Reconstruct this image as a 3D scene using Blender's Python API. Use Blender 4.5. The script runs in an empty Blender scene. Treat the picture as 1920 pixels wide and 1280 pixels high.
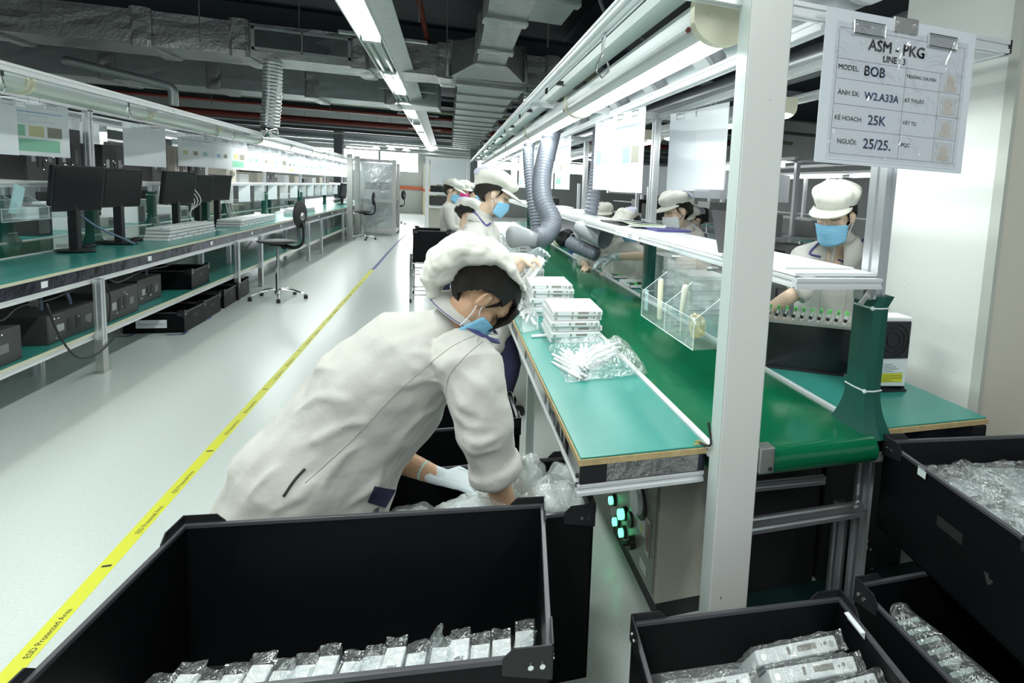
import bpy, bmesh, math, random
from mathutils import Vector, Matrix, noise
rnd = random.Random(7)
sc = bpy.context.scene
COL = sc.collection
V3 = Vector
# ---------------------------------------------------------------- camera, world, exposure
cd = bpy.data.cameras.new('camera'); cam = bpy.data.objects.new('camera', cd); COL.objects.link(cam)
cd.sensor_width = 36.0; cd.lens = 36.0*1072/1920; cd.shift_x = -0.12917; cd.shift_y = -0.08333
cd.clip_start = 0.05; cd.clip_end = 200
cr = V3((0.94552843, -0.32105201, 0.05386653)); cu = V3((-0.01648981, 0.1180217, 0.99287409)); cb = -V3((0.32512164, 0.93967893, -0.10629879))
cam.matrix_world = Matrix(((cr.x, cu.x, cb.x, 0), (cr.y, cu.y, cb.y, 0), (cr.z, cu.z, cb.z, 1.5), (0, 0, 0, 1)))
sc.camera = cam
w = bpy.data.worlds.new('daylight'); sc.world = w; w.use_nodes = True
w.node_tree.nodes['Background'].inputs[0].default_value = (0.86, 0.95, 1.0, 1)
w.node_tree.nodes['Background'].inputs[1].default_value = 0.30
sc.view_settings.view_transform = 'Standard'; sc.view_settings.look = 'None'
sc.view_settings.exposure = 0.12; sc.view_settings.gamma = 1.0; sc.view_settings.use_curve_mapping = False
LAMP = 7.0
def area(name, loc, sx, sy, power, col=(0.93, 1.0, 0.97), rot=(0, 0, 0)):
    l = bpy.data.lights.new(name, 'AREA'); l.shape = 'RECTANGLE'; l.size = sx; l.size_y = sy; l.energy = power; l.color = col
    o = bpy.data.objects.new(name, l); COL.objects.link(o); o.location = loc; o.rotation_euler = rot
    return o
# light of the long tube rows (right line, aisle, left front lamps hang in fixtures)
area('line_light', (0.72, 6.8, 1.915), 0.10, 10.5, 60)
area('line_light', (1.60, 6.8, 1.955), 0.10, 10.5, 50)
area('aisle_light', (-0.81, 16.0, 2.955), 0.14, 21.0, 115)
area('left_line_light', (-2.66, 15.5, 1.915), 0.08, 12, 55)
area('left_rear_line_light', (-4.05, 10.5, 1.915), 0.08, 14, 45)
area('added_fill_light', (-0.81, 0.8, 2.955), 0.14, 5.5, 110)  # added fill lamps with no fixtures, brightening the near part of the hall
area('added_fill_light', (-3.6, 3.0, 3.2), 0.3, 9.0, 125)
area('added_fill_light', (1.6, -1.2, 3.0), 0.3, 3.0, 45)
area('window_light', (-3.0, 29.3, 2.5), 7.5, 1.3, 260, (0.95, 0.99, 1.0), (math.radians(80), 0, math.radians(180)))

# ---------------------------------------------------------------- materials
MATS = {}
def mat(name, col, rough=0.5, metal=0.0, bump=0.0, bscale=20.0, var=0.0, vscale=8.0, emit=0.0, ecol=None, spec=0.5, coat=0.0, stretch=None, alpha=None, sheen=0.0, trans=0.0):
    if name in MATS: return MATS[name]
    m = bpy.data.materials.new(name); m.use_nodes = True; nt = m.node_tree; b = nt.nodes['Principled BSDF']
    b.inputs['Base Color'].default_value = (*col, 1); b.inputs['Roughness'].default_value = rough; b.inputs['Metallic'].default_value = metal
    b.inputs['Specular IOR Level'].default_value = spec; b.inputs['Coat Weight'].default_value = coat; b.inputs['Coat Roughness'].default_value = 0.1
    b.inputs['Sheen Weight'].default_value = sheen; b.inputs['Transmission Weight'].default_value = trans
    if alpha is not None: b.inputs['Alpha'].default_value = alpha
    if emit: b.inputs['Emission Color'].default_value = (*(ecol or col), 1); b.inputs['Emission Strength'].default_value = emit
    if bump or var:
        tc = nt.nodes.new('ShaderNodeTexCoord'); mp = nt.nodes.new('ShaderNodeMapping'); nt.links.new(tc.outputs['Object'], mp.inputs[0])
        if stretch: mp.inputs['Scale'].default_value = stretch
        if bump:
            n = nt.nodes.new('ShaderNodeTexNoise'); n.inputs['Scale'].default_value = bscale; n.inputs['Detail'].default_value = 4
            nt.links.new(mp.outputs[0], n.inputs['Vector'])
            bp = nt.nodes.new('ShaderNodeBump'); bp.inputs['Strength'].default_value = bump; bp.inputs['Distance'].default_value = 0.02
            nt.links.new(n.outputs['Fac'], bp.inputs['Height']); nt.links.new(bp.outputs[0], b.inputs['Normal'])
        if var:
            n = nt.nodes.new('ShaderNodeTexNoise'); n.inputs['Scale'].default_value = vscale; n.inputs['Detail'].default_value = 5
            nt.links.new(mp.outputs[0], n.inputs['Vector'])
            r = nt.nodes.new('ShaderNodeMapRange'); r.inputs['To Min'].default_value = 1-var; r.inputs['To Max'].default_value = 1+var
            r.inputs['From Min'].default_value = 0.3; r.inputs['From Max'].default_value = 0.7
            nt.links.new(n.outputs['Fac'], r.inputs['Value'])
            mx = nt.nodes.new('ShaderNodeVectorMath'); mx.operation = 'SCALE'; mx.inputs[0].default_value = col
            nt.links.new(r.outputs[0], mx.inputs['Scale']); nt.links.new(mx.outputs[0], b.inputs['Base Color'])
    MATS[name] = m
    return m
def film(name, tint=(1, 1, 1), white=0.10, gloss=0.22, rough=0.08, bump=0.9, bscale=26):
    if name in MATS: return MATS[name]
    m = bpy.data.materials.new(name); m.use_nodes = True; nt = m.node_tree; nt.nodes.clear()
    out = nt.nodes.new('ShaderNodeOutputMaterial'); tr = nt.nodes.new('ShaderNodeBsdfTransparent'); tr.inputs[0].default_value = (*tint, 1)
    gl = nt.nodes.new('ShaderNodeBsdfGlossy'); gl.inputs['Roughness'].default_value = rough; gl.inputs['Color'].default_value = (1, 1, 1, 1)
    df = nt.nodes.new('ShaderNodeBsdfDiffuse'); df.inputs[0].default_value = (0.9, 0.93, 0.93, 1)
    tc = nt.nodes.new('ShaderNodeTexCoord'); n = nt.nodes.new('ShaderNodeTexNoise'); n.inputs['Scale'].default_value = bscale; n.inputs['Detail'].default_value = 3; n.inputs['Distortion'].default_value = 1.5
    nt.links.new(tc.outputs['Object'], n.inputs['Vector'])
    bp = nt.nodes.new('ShaderNodeBump'); bp.inputs['Strength'].default_value = bump; bp.inputs['Distance'].default_value = 0.03
    nt.links.new(n.outputs['Fac'], bp.inputs['Height']); nt.links.new(bp.outputs[0], gl.inputs['Normal'])
    a = nt.nodes.new('ShaderNodeMixShader'); a.inputs[0].default_value = gloss; nt.links.new(tr.outputs[0], a.inputs[1]); nt.links.new(gl.outputs[0], a.inputs[2])
    c = nt.nodes.new('ShaderNodeMixShader'); c.inputs[0].default_value = white; nt.links.new(a.outputs[0], c.inputs[1]); nt.links.new(df.outputs[0], c.inputs[2])
    nt.links.new(c.outputs[0], out.inputs[0]); MATS[name] = m
    return m
M_floor = mat('epoxy_floor', (0.60, 0.66, 0.63), 0.24, bump=0.02, bscale=60, var=0.05, vscale=90, spec=0.55)
M_yel = mat('yellow_tape', (0.70, 0.72, 0.06), 0.4); M_blue_line = mat('blue_tape', (0.10, 0.12, 0.28), 0.4)
M_ink = mat('black_ink', (0.03, 0.03, 0.035), 0.6); M_bluink = mat('blue_marker', (0.10, 0.36, 0.92), 0.5); M_greyink = mat('grey_print', (0.30, 0.31, 0.33), 0.6)
M_teal = mat('teal_mat', (0.040, 0.27, 0.23), 0.24, bump=0.03, bscale=150, var=0.03, spec=0.5)
M_belt = mat('green_belt', (0.004, 0.115, 0.05), 0.12, bump=0.015, bscale=40, var=0.08, vscale=3, spec=0.6)
M_alu = mat('aluminium', (0.74, 0.76, 0.78), 0.30, 0.85, bump=0.02, bscale=60, stretch=(1, 1, 0.1))
M_alu_w = mat('anodised_aluminium', (0.80, 0.82, 0.83), 0.38, 0.35)
M_dark = mat('groove_shadow_rubber', (0.10, 0.105, 0.11), 0.6)
M_wood = mat('plywood_edge', (0.52, 0.40, 0.20), 0.6, var=0.15, vscale=40); M_edge_l = mat('cream_edge_band', (0.62, 0.62, 0.46), 0.5)
M_post = mat('grey_painted_steel', (0.76, 0.76, 0.74), 0.40, 0.1, bump=0.01, bscale=30)
M_chrome = mat('chrome', (0.80, 0.81, 0.82), 0.12, 1.0); M_steel = mat('brushed_steel', (0.58, 0.58, 0.56), 0.32, 0.9)
M_black = mat('black_corrugated_plastic', (0.004, 0.0045, 0.0055), 0.45, spec=0.16, bump=0.05, bscale=8, stretch=(14, 1, 1))
M_rim = mat('worn_black_rim', (0.06, 0.06, 0.068), 0.34, spec=0.5); M_bk = mat('matte_black', (0.02, 0.02, 0.022), 0.5)
M_blackg = mat('charcoal_plastic', (0.016, 0.017, 0.019), 0.35, spec=.35); M_navyfilm = mat('navy_foil', (0.05, 0.05, 0.075), 0.14, 0.75, bump=0.5, bscale=5, var=.6, vscale=6)
M_white = mat('white_plastic', (0.84, 0.86, 0.86), 0.35); M_white2 = mat('white_device_plastic', (0.76, 0.78, 0.78), 0.35, bump=0.02, bscale=40)
M_hole = mat('device_port', (0.28, 0.26, 0.23), 0.5); M_paper = mat('paper', (0.84, 0.87, 0.89), 0.5); M_board = mat('clipboard_white', (0.80, 0.84, 0.88), 0.32, trans=0.0)
M_wallw = mat('white_wall_paint', (0.80, 0.82, 0.79), 0.5, bump=0.02, bscale=6); M_wallshade = mat('shaded_cream_wall', (0.66, 0.62, 0.53), 0.55, bump=0.02, bscale=9)
M_wallf = mat('far_wall_paint', (0.56, 0.60, 0.58), 0.6); M_wally = mat('cream_yellow_paint', (0.75, 0.68, 0.44), 0.5); M_orange = mat('orange_band', (0.7, 0.16, 0.07), 0.5)
M_ceil = mat('dark_ceiling_sheet', (0.010, 0.014, 0.020), 0.7, bump=0.2, bscale=3, stretch=(6, 0.2, 1)); M_beam = mat('dark_blue_steel', (0.055, 0.075, 0.09), 0.5); M_beam2 = mat('grey_steel_beam', (0.20, 0.235, 0.235), 0.5)
M_foil = mat('duct_foil', (0.36, 0.375, 0.36), 0.38, 0.7, bump=0.45, bscale=28, var=0.10, vscale=10); M_galv = mat('galvanised_duct', (0.42, 0.47, 0.46), 0.40, 0.6, bump=0.15, bscale=5, var=0.08)
M_flex = mat('flexible_aluminium', (0.62, 0.65, 0.65), 0.28, 0.9); M_hose = mat('grey_hose', (0.17, 0.19, 0.225), 0.35, 0.0); M_pvc = mat('grey_pvc', (0.36, 0.38, 0.40), 0.35)
M_duct = mat('round_steel_duct', (0.55, 0.58, 0.60), 0.30, 0.8, bump=0.05, bscale=4)
M_red = mat('red_pipe_paint', (0.26, 0.045, 0.03), 0.5); M_rod = mat('rod_steel', (0.22, 0.23, 0.23), 0.5, 0.5)
M_tube = mat('lit_tube', (1, 1, 1), 0.4, emit=LAMP, ecol=(0.97, 1.0, 0.99)); M_fixt = mat('fixture_green_grey', (0.60, 0.68, 0.655), 0.35); M_fixw = mat('fixture_grey', (0.62, 0.66, 0.66), 0.3, 0.2)
M_cap = mat('cream_end_cap', (0.72, 0.70, 0.55), 0.45); M_redb = mat('dark_red_switch', (0.20, 0.03, 0.02), 0.3)
M_window = mat('bright_window', (1, 1, 1), 0.4, emit=9.0, ecol=(0.93, 0.98, 1.0))
M_cloth = mat('off_white_cotton', (0.55, 0.54, 0.50), 0.85, bump=0.5, bscale=9, var=0.03, sheen=0.2, spec=0.2); M_capc = mat('cream_cap_cotton', (0.70, 0.695, 0.63), 0.85, bump=0.4, bscale=14, spec=0.2, sheen=0.2)
M_capp = mat('lavender_cap_panel', (0.52, 0.54, 0.66), 0.8, bump=0.2, bscale=60, spec=0.2)
M_navy = mat('navy_cotton', (0.025, 0.025, 0.075), 0.8, bump=0.4, bscale=9); M_piping = mat('navy_piping', (0.07, 0.065, 0.22), 0.7)
M_skin = mat('skin', (0.60, 0.37, 0.235), 0.5, bump=0.05, bscale=120, var=0.05, vscale=12, spec=0.35); M_skin2 = mat('fair_skin', (0.76, 0.55, 0.41), 0.5, var=0.04, vscale=12, spec=0.35)
M_hair = mat('dark_hair', (0.016, 0.011, 0.009), 0.42, bump=0.9, bscale=30, stretch=(14, 1, 14)); M_lip = mat('lash_brow', (0.05, 0.03, 0.02), 0.6)
M_mask = mat('blue_surgical_mask', (0.27, 0.60, 0.86), 0.6, bump=0.25, bscale=9, stretch=(1, 1, 22)); M_maskw = mat('white_mask', (0.8, 0.83, 0.85), 0.6, bump=0.2, bscale=9, stretch=(1, 1, 22)); M_maskp = mat('pink_mask', (0.80, 0.06, 0.30), 0.6)
M_glove = mat('white_knit_glove', (0.70, 0.77, 0.80), 0.8, bump=0.08, bscale=200); M_gloveg = mat('mint_cuff', (0.45, 0.72, 0.62), 0.8); M_gloveb = mat('grey_blue_glove', (0.48, 0.56, 0.58), 0.8, bump=0.3, bscale=160)
M_film = film('clear_film'); M_filmw = film('milky_bag_film', (0.93, 0.97, 0.96), 0.20, 0.30, 0.10, 1.0, 34); M_acr = film('clear_acrylic', (0.97, 1, 1), 0.04, 0.10, 0.03, 0.0); M_acre = mat('acrylic_edge', (0.86, 0.93, 0.93), 0.2)
M_filmd = film('thin_dark_film', (0.95, 0.97, 0.97), 0.03, 0.16, 0.06, 0.9, 22)
M_wrap = mat('dark_green_wrap', (0.005, 0.085, 0.062), 0.35, bump=0.03, bscale=30); M_tie = mat('white_cable_tie', (0.7, 0.78, 0.76), 0.4)
M_glow = mat('green_lamp', (0.1, 1.0, 0.4), 0.3, emit=3.0, ecol=(0.12, 1.0, 0.42)); M_panel = mat('panel_steel', (0.30, 0.31, 0.28), 0.4, 0.4); M_cab = mat('cabinet_paint', (0.50, 0.49, 0.42), 0.45)
M_labr = mat('red_label', (0.55, 0.03, 0.03), 0.5); M_laby = mat('yellow_label', (0.75, 0.72, 0.05), 0.5); M_screen = mat('dark_screen', (0.015, 0.016, 0.018), 0.2, spec=0.6)
M_green = mat('lime_board', (0.12, 0.62, 0.12), 0.4); M_pcb = mat('green_pcb', (0.02, 0.30, 0.12), 0.4); M_bluep = mat('blue_plastic', (0.05, 0.05, 0.42), 0.35); M_brass = mat('brass', (0.62, 0.50, 0.18), 0.3, 0.8)
M_cable = mat('black_cable', (0.02, 0.02, 0.022), 0.5); M_cablew = mat('white_cable', (0.72, 0.75, 0.75), 0.5); M_cableb = mat('blue_grey_cable', (0.16, 0.22, 0.34), 0.5)
M_pc = mat('pc_grey_steel', (0.055, 0.055, 0.055), 0.45, 0.2); M_pcl = mat('pc_light_grey', (0.40, 0.41, 0.41), 0.45, 0.2); M_beige = mat('beige_device', (0.62, 0.57, 0.48), 0.5)
PR = [mat('print_green', (0.27, 0.58, 0.42), 0.5), mat('print_blue', (0.35, 0.48, 0.70), 0.5), mat('print_yellow', (0.62, 0.60, 0.34), 0.5), mat('print_brown', (0.30, 0.29, 0.24), 0.5), mat('print_teal', (0.42, 0.60, 0.62), 0.5), mat('print_grey', (0.66, 0.69, 0.73), 0.5)]

# ---------------------------------------------------------------- mesh building
_txt = {}
def tmesh(s):
    if s not in _txt:
        cu_ = bpy.data.curves.new('t', 'FONT'); cu_.body = s; cu_.size = 1.0; cu_.resolution_u = 3
        o = bpy.data.objects.new('t', cu_); COL.objects.link(o)
        dg = bpy.context.evaluated_depsgraph_get(); me = bpy.data.meshes.new_from_object(o.evaluated_get(dg))
        vs = [v.co.copy() for v in me.vertices]; fs = [tuple(p.vertices) for p in me.polygons]
        bpy.data.objects.remove(o); bpy.data.curves.remove(cu_); bpy.data.meshes.remove(me)
        _txt[s] = (vs, fs)
    return _txt[s]
class MB:
    def __init__(s): s.v = []; s.f = []
    def add(s, vs, fs):
        n = len(s.v); s.v += [V3(v) for v in vs]; s.f += [tuple(i+n for i in f) for f in fs]; return s
    def box(s, a, b):
        x0, y0, z0 = a; x1, y1, z1 = b
        return s.add([(x0,y0,z0),(x1,y0,z0),(x1,y1,z0),(x0,y1,z0),(x0,y0,z1),(x1,y0,z1),(x1,y1,z1),(x0,y1,z1)], [(0,3,2,1),(4,5,6,7),(0,1,5,4),(1,2,6,5),(2,3,7,6),(3,0,4,7)])
    def obox(s, c, size, M=None):
        h = [k/2 for k in size]; c = V3(c); vs = []
        for z in (-1, 1):
            for x, y in ((-1,-1),(1,-1),(1,1),(-1,1)):
                p = V3((x*h[0], y*h[1], z*h[2]))
                vs.append(c + (M @ p if M else p))
        return s.add(vs, [(0,3,2,1),(4,5,6,7),(0,1,5,4),(1,2,6,5),(2,3,7,6),(3,0,4,7)])
    def limb(s, pts, rad, n=12, side=None, cap=True, flat=False):
        pts = [V3(p) for p in pts]; R = [r if isinstance(r, tuple) else (r, r) for r in rad]
        if len(R) == 1: R = R*len(pts)
        if cap and not flat:
            t0 = (pts[0]-pts[1]).normalized(); t1 = (pts[-1]-pts[-2]).normalized(); P = []; Q = []
            for k, c in ((0.95, 0.3), (0.6, 0.8)): P.append(pts[0]+t0*min(R[0])*k); Q.append((R[0][0]*c, R[0][1]*c))
            P.append(pts[0]); Q.append(R[0]); P += pts[1:-1]; Q += R[1:-1]; P.append(pts[-1]); Q.append(R[-1])
            for k, c in ((0.6, 0.8), (0.95, 0.3)): P.append(pts[-1]+t1*min(R[-1])*k); Q.append((R[-1][0]*c, R[-1][1]*c))
            pts, R = P, Q
        m = len(pts); vs = []; a = V3(side) if side else None
        for i, p in enumerate(pts):
            t = (pts[min(i+1, m-1)]-pts[max(i-1, 0)])
            t = t.normalized() if t.length > 1e-9 else V3((0,0,1))
            if a is None: a = t.orthogonal()
            u = (a - t*a.dot(t)); u = u.normalized() if u.length > 1e-6 else t.orthogonal().normalized()
            if not side: a = u
            w_ = t.cross(u)
            for k in range(n):
                th = 2*math.pi*k/n; vs.append(p+u*(math.cos(th)*R[i][0])+w_*(math.sin(th)*R[i][1]))
        fs = [(i*n+k, i*n+(k+1)%n, (i+1)*n+(k+1)%n, (i+1)*n+k) for i in range(m-1) for k in range(n)]
        if cap: fs += [tuple(range(n-1, -1, -1)), tuple(range((m-1)*n, m*n))]
        return s.add(vs, fs)
    def tube(s, pts, r, n=6): return s.limb(pts, [r]*len(pts), n, flat=True)
    def cyl(s, a, b, r, n=16, r2=None): return s.limb([a, b], [r, r if r2 is None else r2], n, flat=True)
    def ball(s, c, r, n=12, M=None, seed=None, amp=0.0):
        c = V3(c); r = (r, r, r) if not isinstance(r, tuple) else r; m = max(4, n//2+1); vs = [] ; fs = []
        for i in range(1, m):
            ph = math.pi*i/m
            for k in range(n):
                th = 2*math.pi*k/n; d = V3((math.sin(ph)*math.cos(th), math.sin(ph)*math.sin(th), math.cos(ph)))
                q = 1+(amp*noise.noise(d*2.2+V3((seed*7.1, 0, 0))) + amp*0.5*noise.noise(d*5+V3((seed*3.3, 2, 0))) if seed is not None else 0)
                p = V3((d.x*r[0], d.y*r[1], d.z*r[2]))*q; vs.append(c+(M@p if M else p))
        for z in (1, -1):
            p = V3((0, 0, z*r[2])); vs.append(c+(M@p if M else p))
        N = (m-1)*n
        for i in range(m-2):
            for k in range(n): fs.append((i*n+k, (i+1)*n+k, (i+1)*n+(k+1)%n, i*n+(k+1)%n))
        for k in range(n): fs.append((N, k, (k+1)%n)); fs.append((N+1, (m-2)*n+(k+1)%n, (m-2)*n+k))
        return s.add(vs, fs)
    def quad(s, *p): return s.add(p, [tuple(range(len(p)))])
    def slab(s, o, ux, uy, w_, h, t):
        ux = V3(ux).normalized(); uy = V3(uy).normalized(); n = ux.cross(uy); o = V3(o)
        vs = [o, o+ux*w_, o+ux*w_+uy*h, o+uy*h]; vs += [p+n*t for p in vs]
        return s.add(vs, [(3,2,1,0),(4,5,6,7),(0,1,5,4),(1,2,6,5),(2,3,7,6),(3,0,4,7)])
    def text(s, st, o, ux, uy, size, off=0.0006, bold=0.0):
        ux = V3(ux).normalized(); uy = V3(uy).normalized(); n = ux.cross(uy); o = V3(o)
        vs, fs = tmesh(st)
        for d in ((0, 0),) if not bold else ((0, 0), (bold, 0), (0, bold), (bold, bold)):
            s.add([o+ux*(v.x*size+d[0])+uy*(v.y*size+d[1])+n*off for v in vs], fs)
        return s
    def profile(s, a, b, w_=0.04, h=None, side=(1, 0, 0)):
        """grooved aluminium bar from a to b"""
        h = h or w_; a = V3(a); b = V3(b); t = (b-a).normalized(); u = V3(side); u = (u-t*u.dot(t)).normalized(); n = t.cross(u)
        g = 0.18*min(w_, h); d = 0.16*min(w_, h); W, H = w_/2, h/2
        sh = [(-W,-H),(-g,-H),(-g,-H+d),(g,-H+d),(g,-H),(W,-H),(W,-g),(W-d,-g),(W-d,g),(W,g),(W,H),(g,H),(g,H-d),(-g,H-d),(-g,H),(-W,H),(-W,g),(-W+d,g),(-W+d,-g),(-W,-g)]
        vs = [p+u*x+n*y for p in (a, b) for x, y in sh]; k = len(sh)
        return s.add(vs, [(i, (i+1)%k, (i+1)%k+k, i+k) for i in range(k)]+[tuple(range(k-1,-1,-1)), tuple(range(k, 2*k))])
def root_loc(o):
    while o.parent: o = o.parent
    return o.location
def obj(name, mb, m, parent=None, smooth=False, bevel=0.0, label=None, cat=None, group=None, kind=None, seg=2):
    me = bpy.data.meshes.new(name)
    off = root_loc(parent) if parent else V3((0, 0, 0))
    me.from_pydata([tuple(v-off) for v in mb.v], [], mb.f); me.update()
    me.materials.append(m)
    o = bpy.data.objects.new(name, me); COL.objects.link(o)
    if parent: o.parent = parent
    if smooth:
        for p in me.polygons: p.use_smooth = True
    if bevel:
        b = o.modifiers.new('b', 'BEVEL'); b.width = bevel; b.segments = seg; b.limit_method = 'ANGLE'
    tag(o, label, cat, group, kind)
    return o
def tag(o, label=None, cat=None, group=None, kind=None):
    if label: o['label'] = label
    if cat: o['category'] = cat
    if group: o['group'] = group
    if kind: o['kind'] = kind
    return o
def thing(name, label, cat, loc=(0, 0, 0), group=None, rz=0.0):
    o = bpy.data.objects.new(name, None); COL.objects.link(o); o.location = loc; o.rotation_euler = (0, 0, rz); o.empty_display_size = 0.05
    return tag(o, label, cat, group)
def dup(o, loc=None, rz=None, label=None, group=None, parent=None, rot=None, scale=None):
    c = o.copy(); COL.objects.link(c); c.parent = parent
    if loc is not None: c.location = loc
    if rz is not None: c.rotation_euler = (0, 0, rz)
    if rot is not None: c.rotation_euler = rot
    if scale is not None: c.scale = scale
    if label: c['label'] = label
    if group: c['group'] = group
    for ch in list(o.children): dup(ch, parent=c)
    return c
def struct(name, mb, m, **k): return obj(name, mb, m, kind='structure', **k)
ORD = ['nearest', 'second nearest', 'third nearest', 'fourth nearest', 'fifth nearest', 'sixth nearest', 'seventh nearest', 'eighth nearest', 'ninth nearest', 'tenth nearest', 'eleventh nearest', 'twelfth nearest', 'thirteenth nearest', 'fourteenth nearest', 'fifteenth nearest', 'sixteenth nearest', 'seventeenth nearest', 'eighteenth nearest', 'nineteenth nearest', 'twentieth nearest']
def sag(a, b, d, n=8):
    a = V3(a); b = V3(b); return [a.lerp(b, i/n)+V3((0, 0, -d*4*(i/n)*(1-i/n))) for i in range(n+1)]
# ================================================================ THE SETTING
struct('floor', MB().box((-14, -4, -0.1), (12, 31, 0)), M_floor)
m = M_floor.node_tree
struct('ceiling', MB().box((-14, -4, 4.6), (12, 31, 4.7)), M_ceil)
struct('wall_far', MB().box((-14, 30.2, 0), (12, 30.5, 4.6)), M_wallf)
struct('wall_left', MB().box((-14.2, -4, 0), (-14, 30.5, 4.6)), M_wallf)
struct('wall_right', MB().box((12, -4, 0), (12.2, 30.5, 4.6)), M_wallf)
# square pillar beside the bench: white lit side toward the line, front's weaker light painted as cream
pil = struct('wall_pillar', MB().box((1.98, 1.635, 0), (3.4, 2.21, 4.6)), M_wallw)
struct('wall_pillar_front', MB().box((1.984, 1.622, 0), (3.4, 1.634, 4.6)), M_wallshade, parent=None)
chip = MB()
for i in range(26):
    z = 0.72+rnd.random()**1.6*0.75; h = rnd.uniform(0.004, 0.03) if z < 1.0 else rnd.uniform(0.003, 0.008)
    chip.ball((1.982, 1.624+rnd.uniform(0, .016), z), (0.003, rnd.uniform(.003, .009), h), 6)
chip.ball((1.982, 1.63, 0.80), (0.003, 0.012, 0.055), 8); chip.ball((1.982, 1.63, 0.90), (0.003, 0.009, 0.05), 8)
for i in range(24):
    chip.ball((1.979, rnd.uniform(1.66, 2.1), 0.8+rnd.random()**1.5*0.5), (0.0008, rnd.uniform(.001, .004), rnd.uniform(.0006, .0016)), 5)
obj('chipped_paint', chip, M_pvc, parent=pil)
tr = struct('trim_pillar', MB().box((1.972, 1.615, 0), (1.992, 1.66, 4.6)), mat('corner_bead', (0.50, 0.52, 0.47), 0.5))
# floor tape
st = struct('trim_tape', MB().box((-1.225, -3.5, 0), (-1.170, 10.5, 0.0012)), M_yel)
tx = MB()
for i in range(26):
    y = 1.1+i*0.33
    if i % 3 == 1: tx.obox((-1.197, y+.12, .0016), (.03, .012, .0004))
    else: tx.text('ESD Protected Area', (-1.183, y, .0012), (0, 1, 0), (-1, 0, 0), 0.026)
obj('tape_lettering', tx, M_ink, parent=st)
struct('trim_blue_tape', MB().box((-1.215, 10.5, 0), (-1.165, 15.0, 0.0012)).quad((-1.215, 15, .001), (-1.165, 15, .001), (-0.98, 26, .001), (-1.03, 26, .001)), M_blue_line)
b = MB()
for x, y in ((-2.70, 6.22), (-2.31, 6.24), (-2.33, 6.86), (-2.36, 7.1)):
    b.box((x-.10, y-.05, 0), (x+.02, y-.02, .001)); b.box((x+.0, y-.05, 0), (x+.035, y+.08, .001))
struct('trim_corner_marks', b, M_blue_line)
b = MB()
for i in range(9): b.box((0.95, 1.9+i*.6, 0), (3.9, 1.904+i*.6, .0008))
for i in range(6): b.box((1.0+i*.6, 1.6, 0), (1.004+i*.6, 8, .0008))
struct('trim_floor_joint', b, M_greyink)
# daylight windows in the far wall
for i, (x0, x1, z0, z1) in enumerate(((-6.6, -4.95, 1.95, 2.75), (-4.85, -3.2, 1.95, 2.9), (-3.1, -1.45, 2.0, 2.95), (-8.5, -6.7, 1.95, 2.7), (1.2, 3.4, 2.4, 3.0), (4.0, 6.8, 2.4, 3.0))):
    fr = struct('window_%d' % (i+1), MB().box((x0-.06, 30.14, z0-.06), (x1+.06, 30.2, z0)).box((x0-.06, 30.14, z1), (x1+.06, 30.2, z1+.06)).box((x0-.06, 30.14, z0), (x0, 30.2, z1)).box((x1, 30.14, z0), (x1+.06, 30.2, z1)).box(((x0+x1)/2-.02, 30.14, z0), ((x0+x1)/2+.02, 30.2, z1)), M_fixw)
    struct('window_pane', MB().box((x0, 30.17, z0), (x1, 30.19, z1)), M_window, parent=fr)
struct('trim_far_band', MB().box((-6, 30.1, 1.15), (0.6, 30.19, 1.30)), M_orange)
struct('wall_far_lower', MB().box((-1.15, 29.0, 0), (-0.55, 30.1, 1.12)), M_wally)
struct('wall_far_upper', MB().box((-1.15, 29.0, 1.12), (-0.55, 30.1, 2.4)), mat('cream_panel', (0.72, 0.69, 0.58), 0.5))
struct('wall_orange_band', MB().box((-1.16, 28.98, 1.10), (-0.54, 29.0, 1.22)), M_orange)

# ================================================================ CEILING STEEL AND SERVICES
def beam(name, label, a, b, w_, h, m, cat='beam', group=None):
    a = V3(a); b = V3(b); t = (b-a).normalized(); s_ = t.cross(V3((0, 0, 1))).normalized(); mb = MB()
    for dz, ww, hh in ((h/2-.01, w_, .02), (-h/2+.01, w_, .02), (0, .02, h)):
        vs = []
        for p in (a, b):
            for x, z in ((-1, -1), (1, -1), (1, 1), (-1, 1)): vs.append(p+s_*(x*ww/2)+V3((0, 0, dz+z*hh/2)))
        mb.add(vs, [(0,1,2,3), (7,6,5,4), (0,4,5,1), (1,5,6,2), (2,6,7,3), (3,7,4,0)])
    return obj(name, mb, m, label=label, cat=cat, group=group)
beam('ceiling_beam', 'wide dark steel beam crossing the ceiling in front of the foil ducts', (-14, 9.95, 3.72), (9, 9.6, 3.72), 0.45, 0.34, M_beam)
beam('ceiling_beam', 'dark steel beam sloping along the ceiling above the right line of tube lights', (2.6, 1.0, 4.1), (2.2, 12, 4.1), 0.5, 0.5, M_beam)
for i, (y, z, nm) in enumerate(((14.5, 3.95, 'dark ceiling beam just behind the foil ducts'), (18.5, 3.9, 'ceiling beam crossing over the middle of the hall'), (22.0, 3.85, 'ceiling beam over the far workbenches'))):
    beam('ceiling_beam', nm, (-14, y, z), (11, y-.3, z), 0.3, 0.3, M_beam)
beam('ceiling_beam', 'long pale grey steel beam across the far end of the hall', (-14, 25.2, 3.42), (11, 24.4, 3.42), 0.3, 0.3, M_beam2)
beam('ceiling_beam', 'pale grey steel beam closest to the far windows', (-14, 28.3, 3.3), (11, 28.0, 3.3), 0.3, 0.3, M_beam2)
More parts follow.
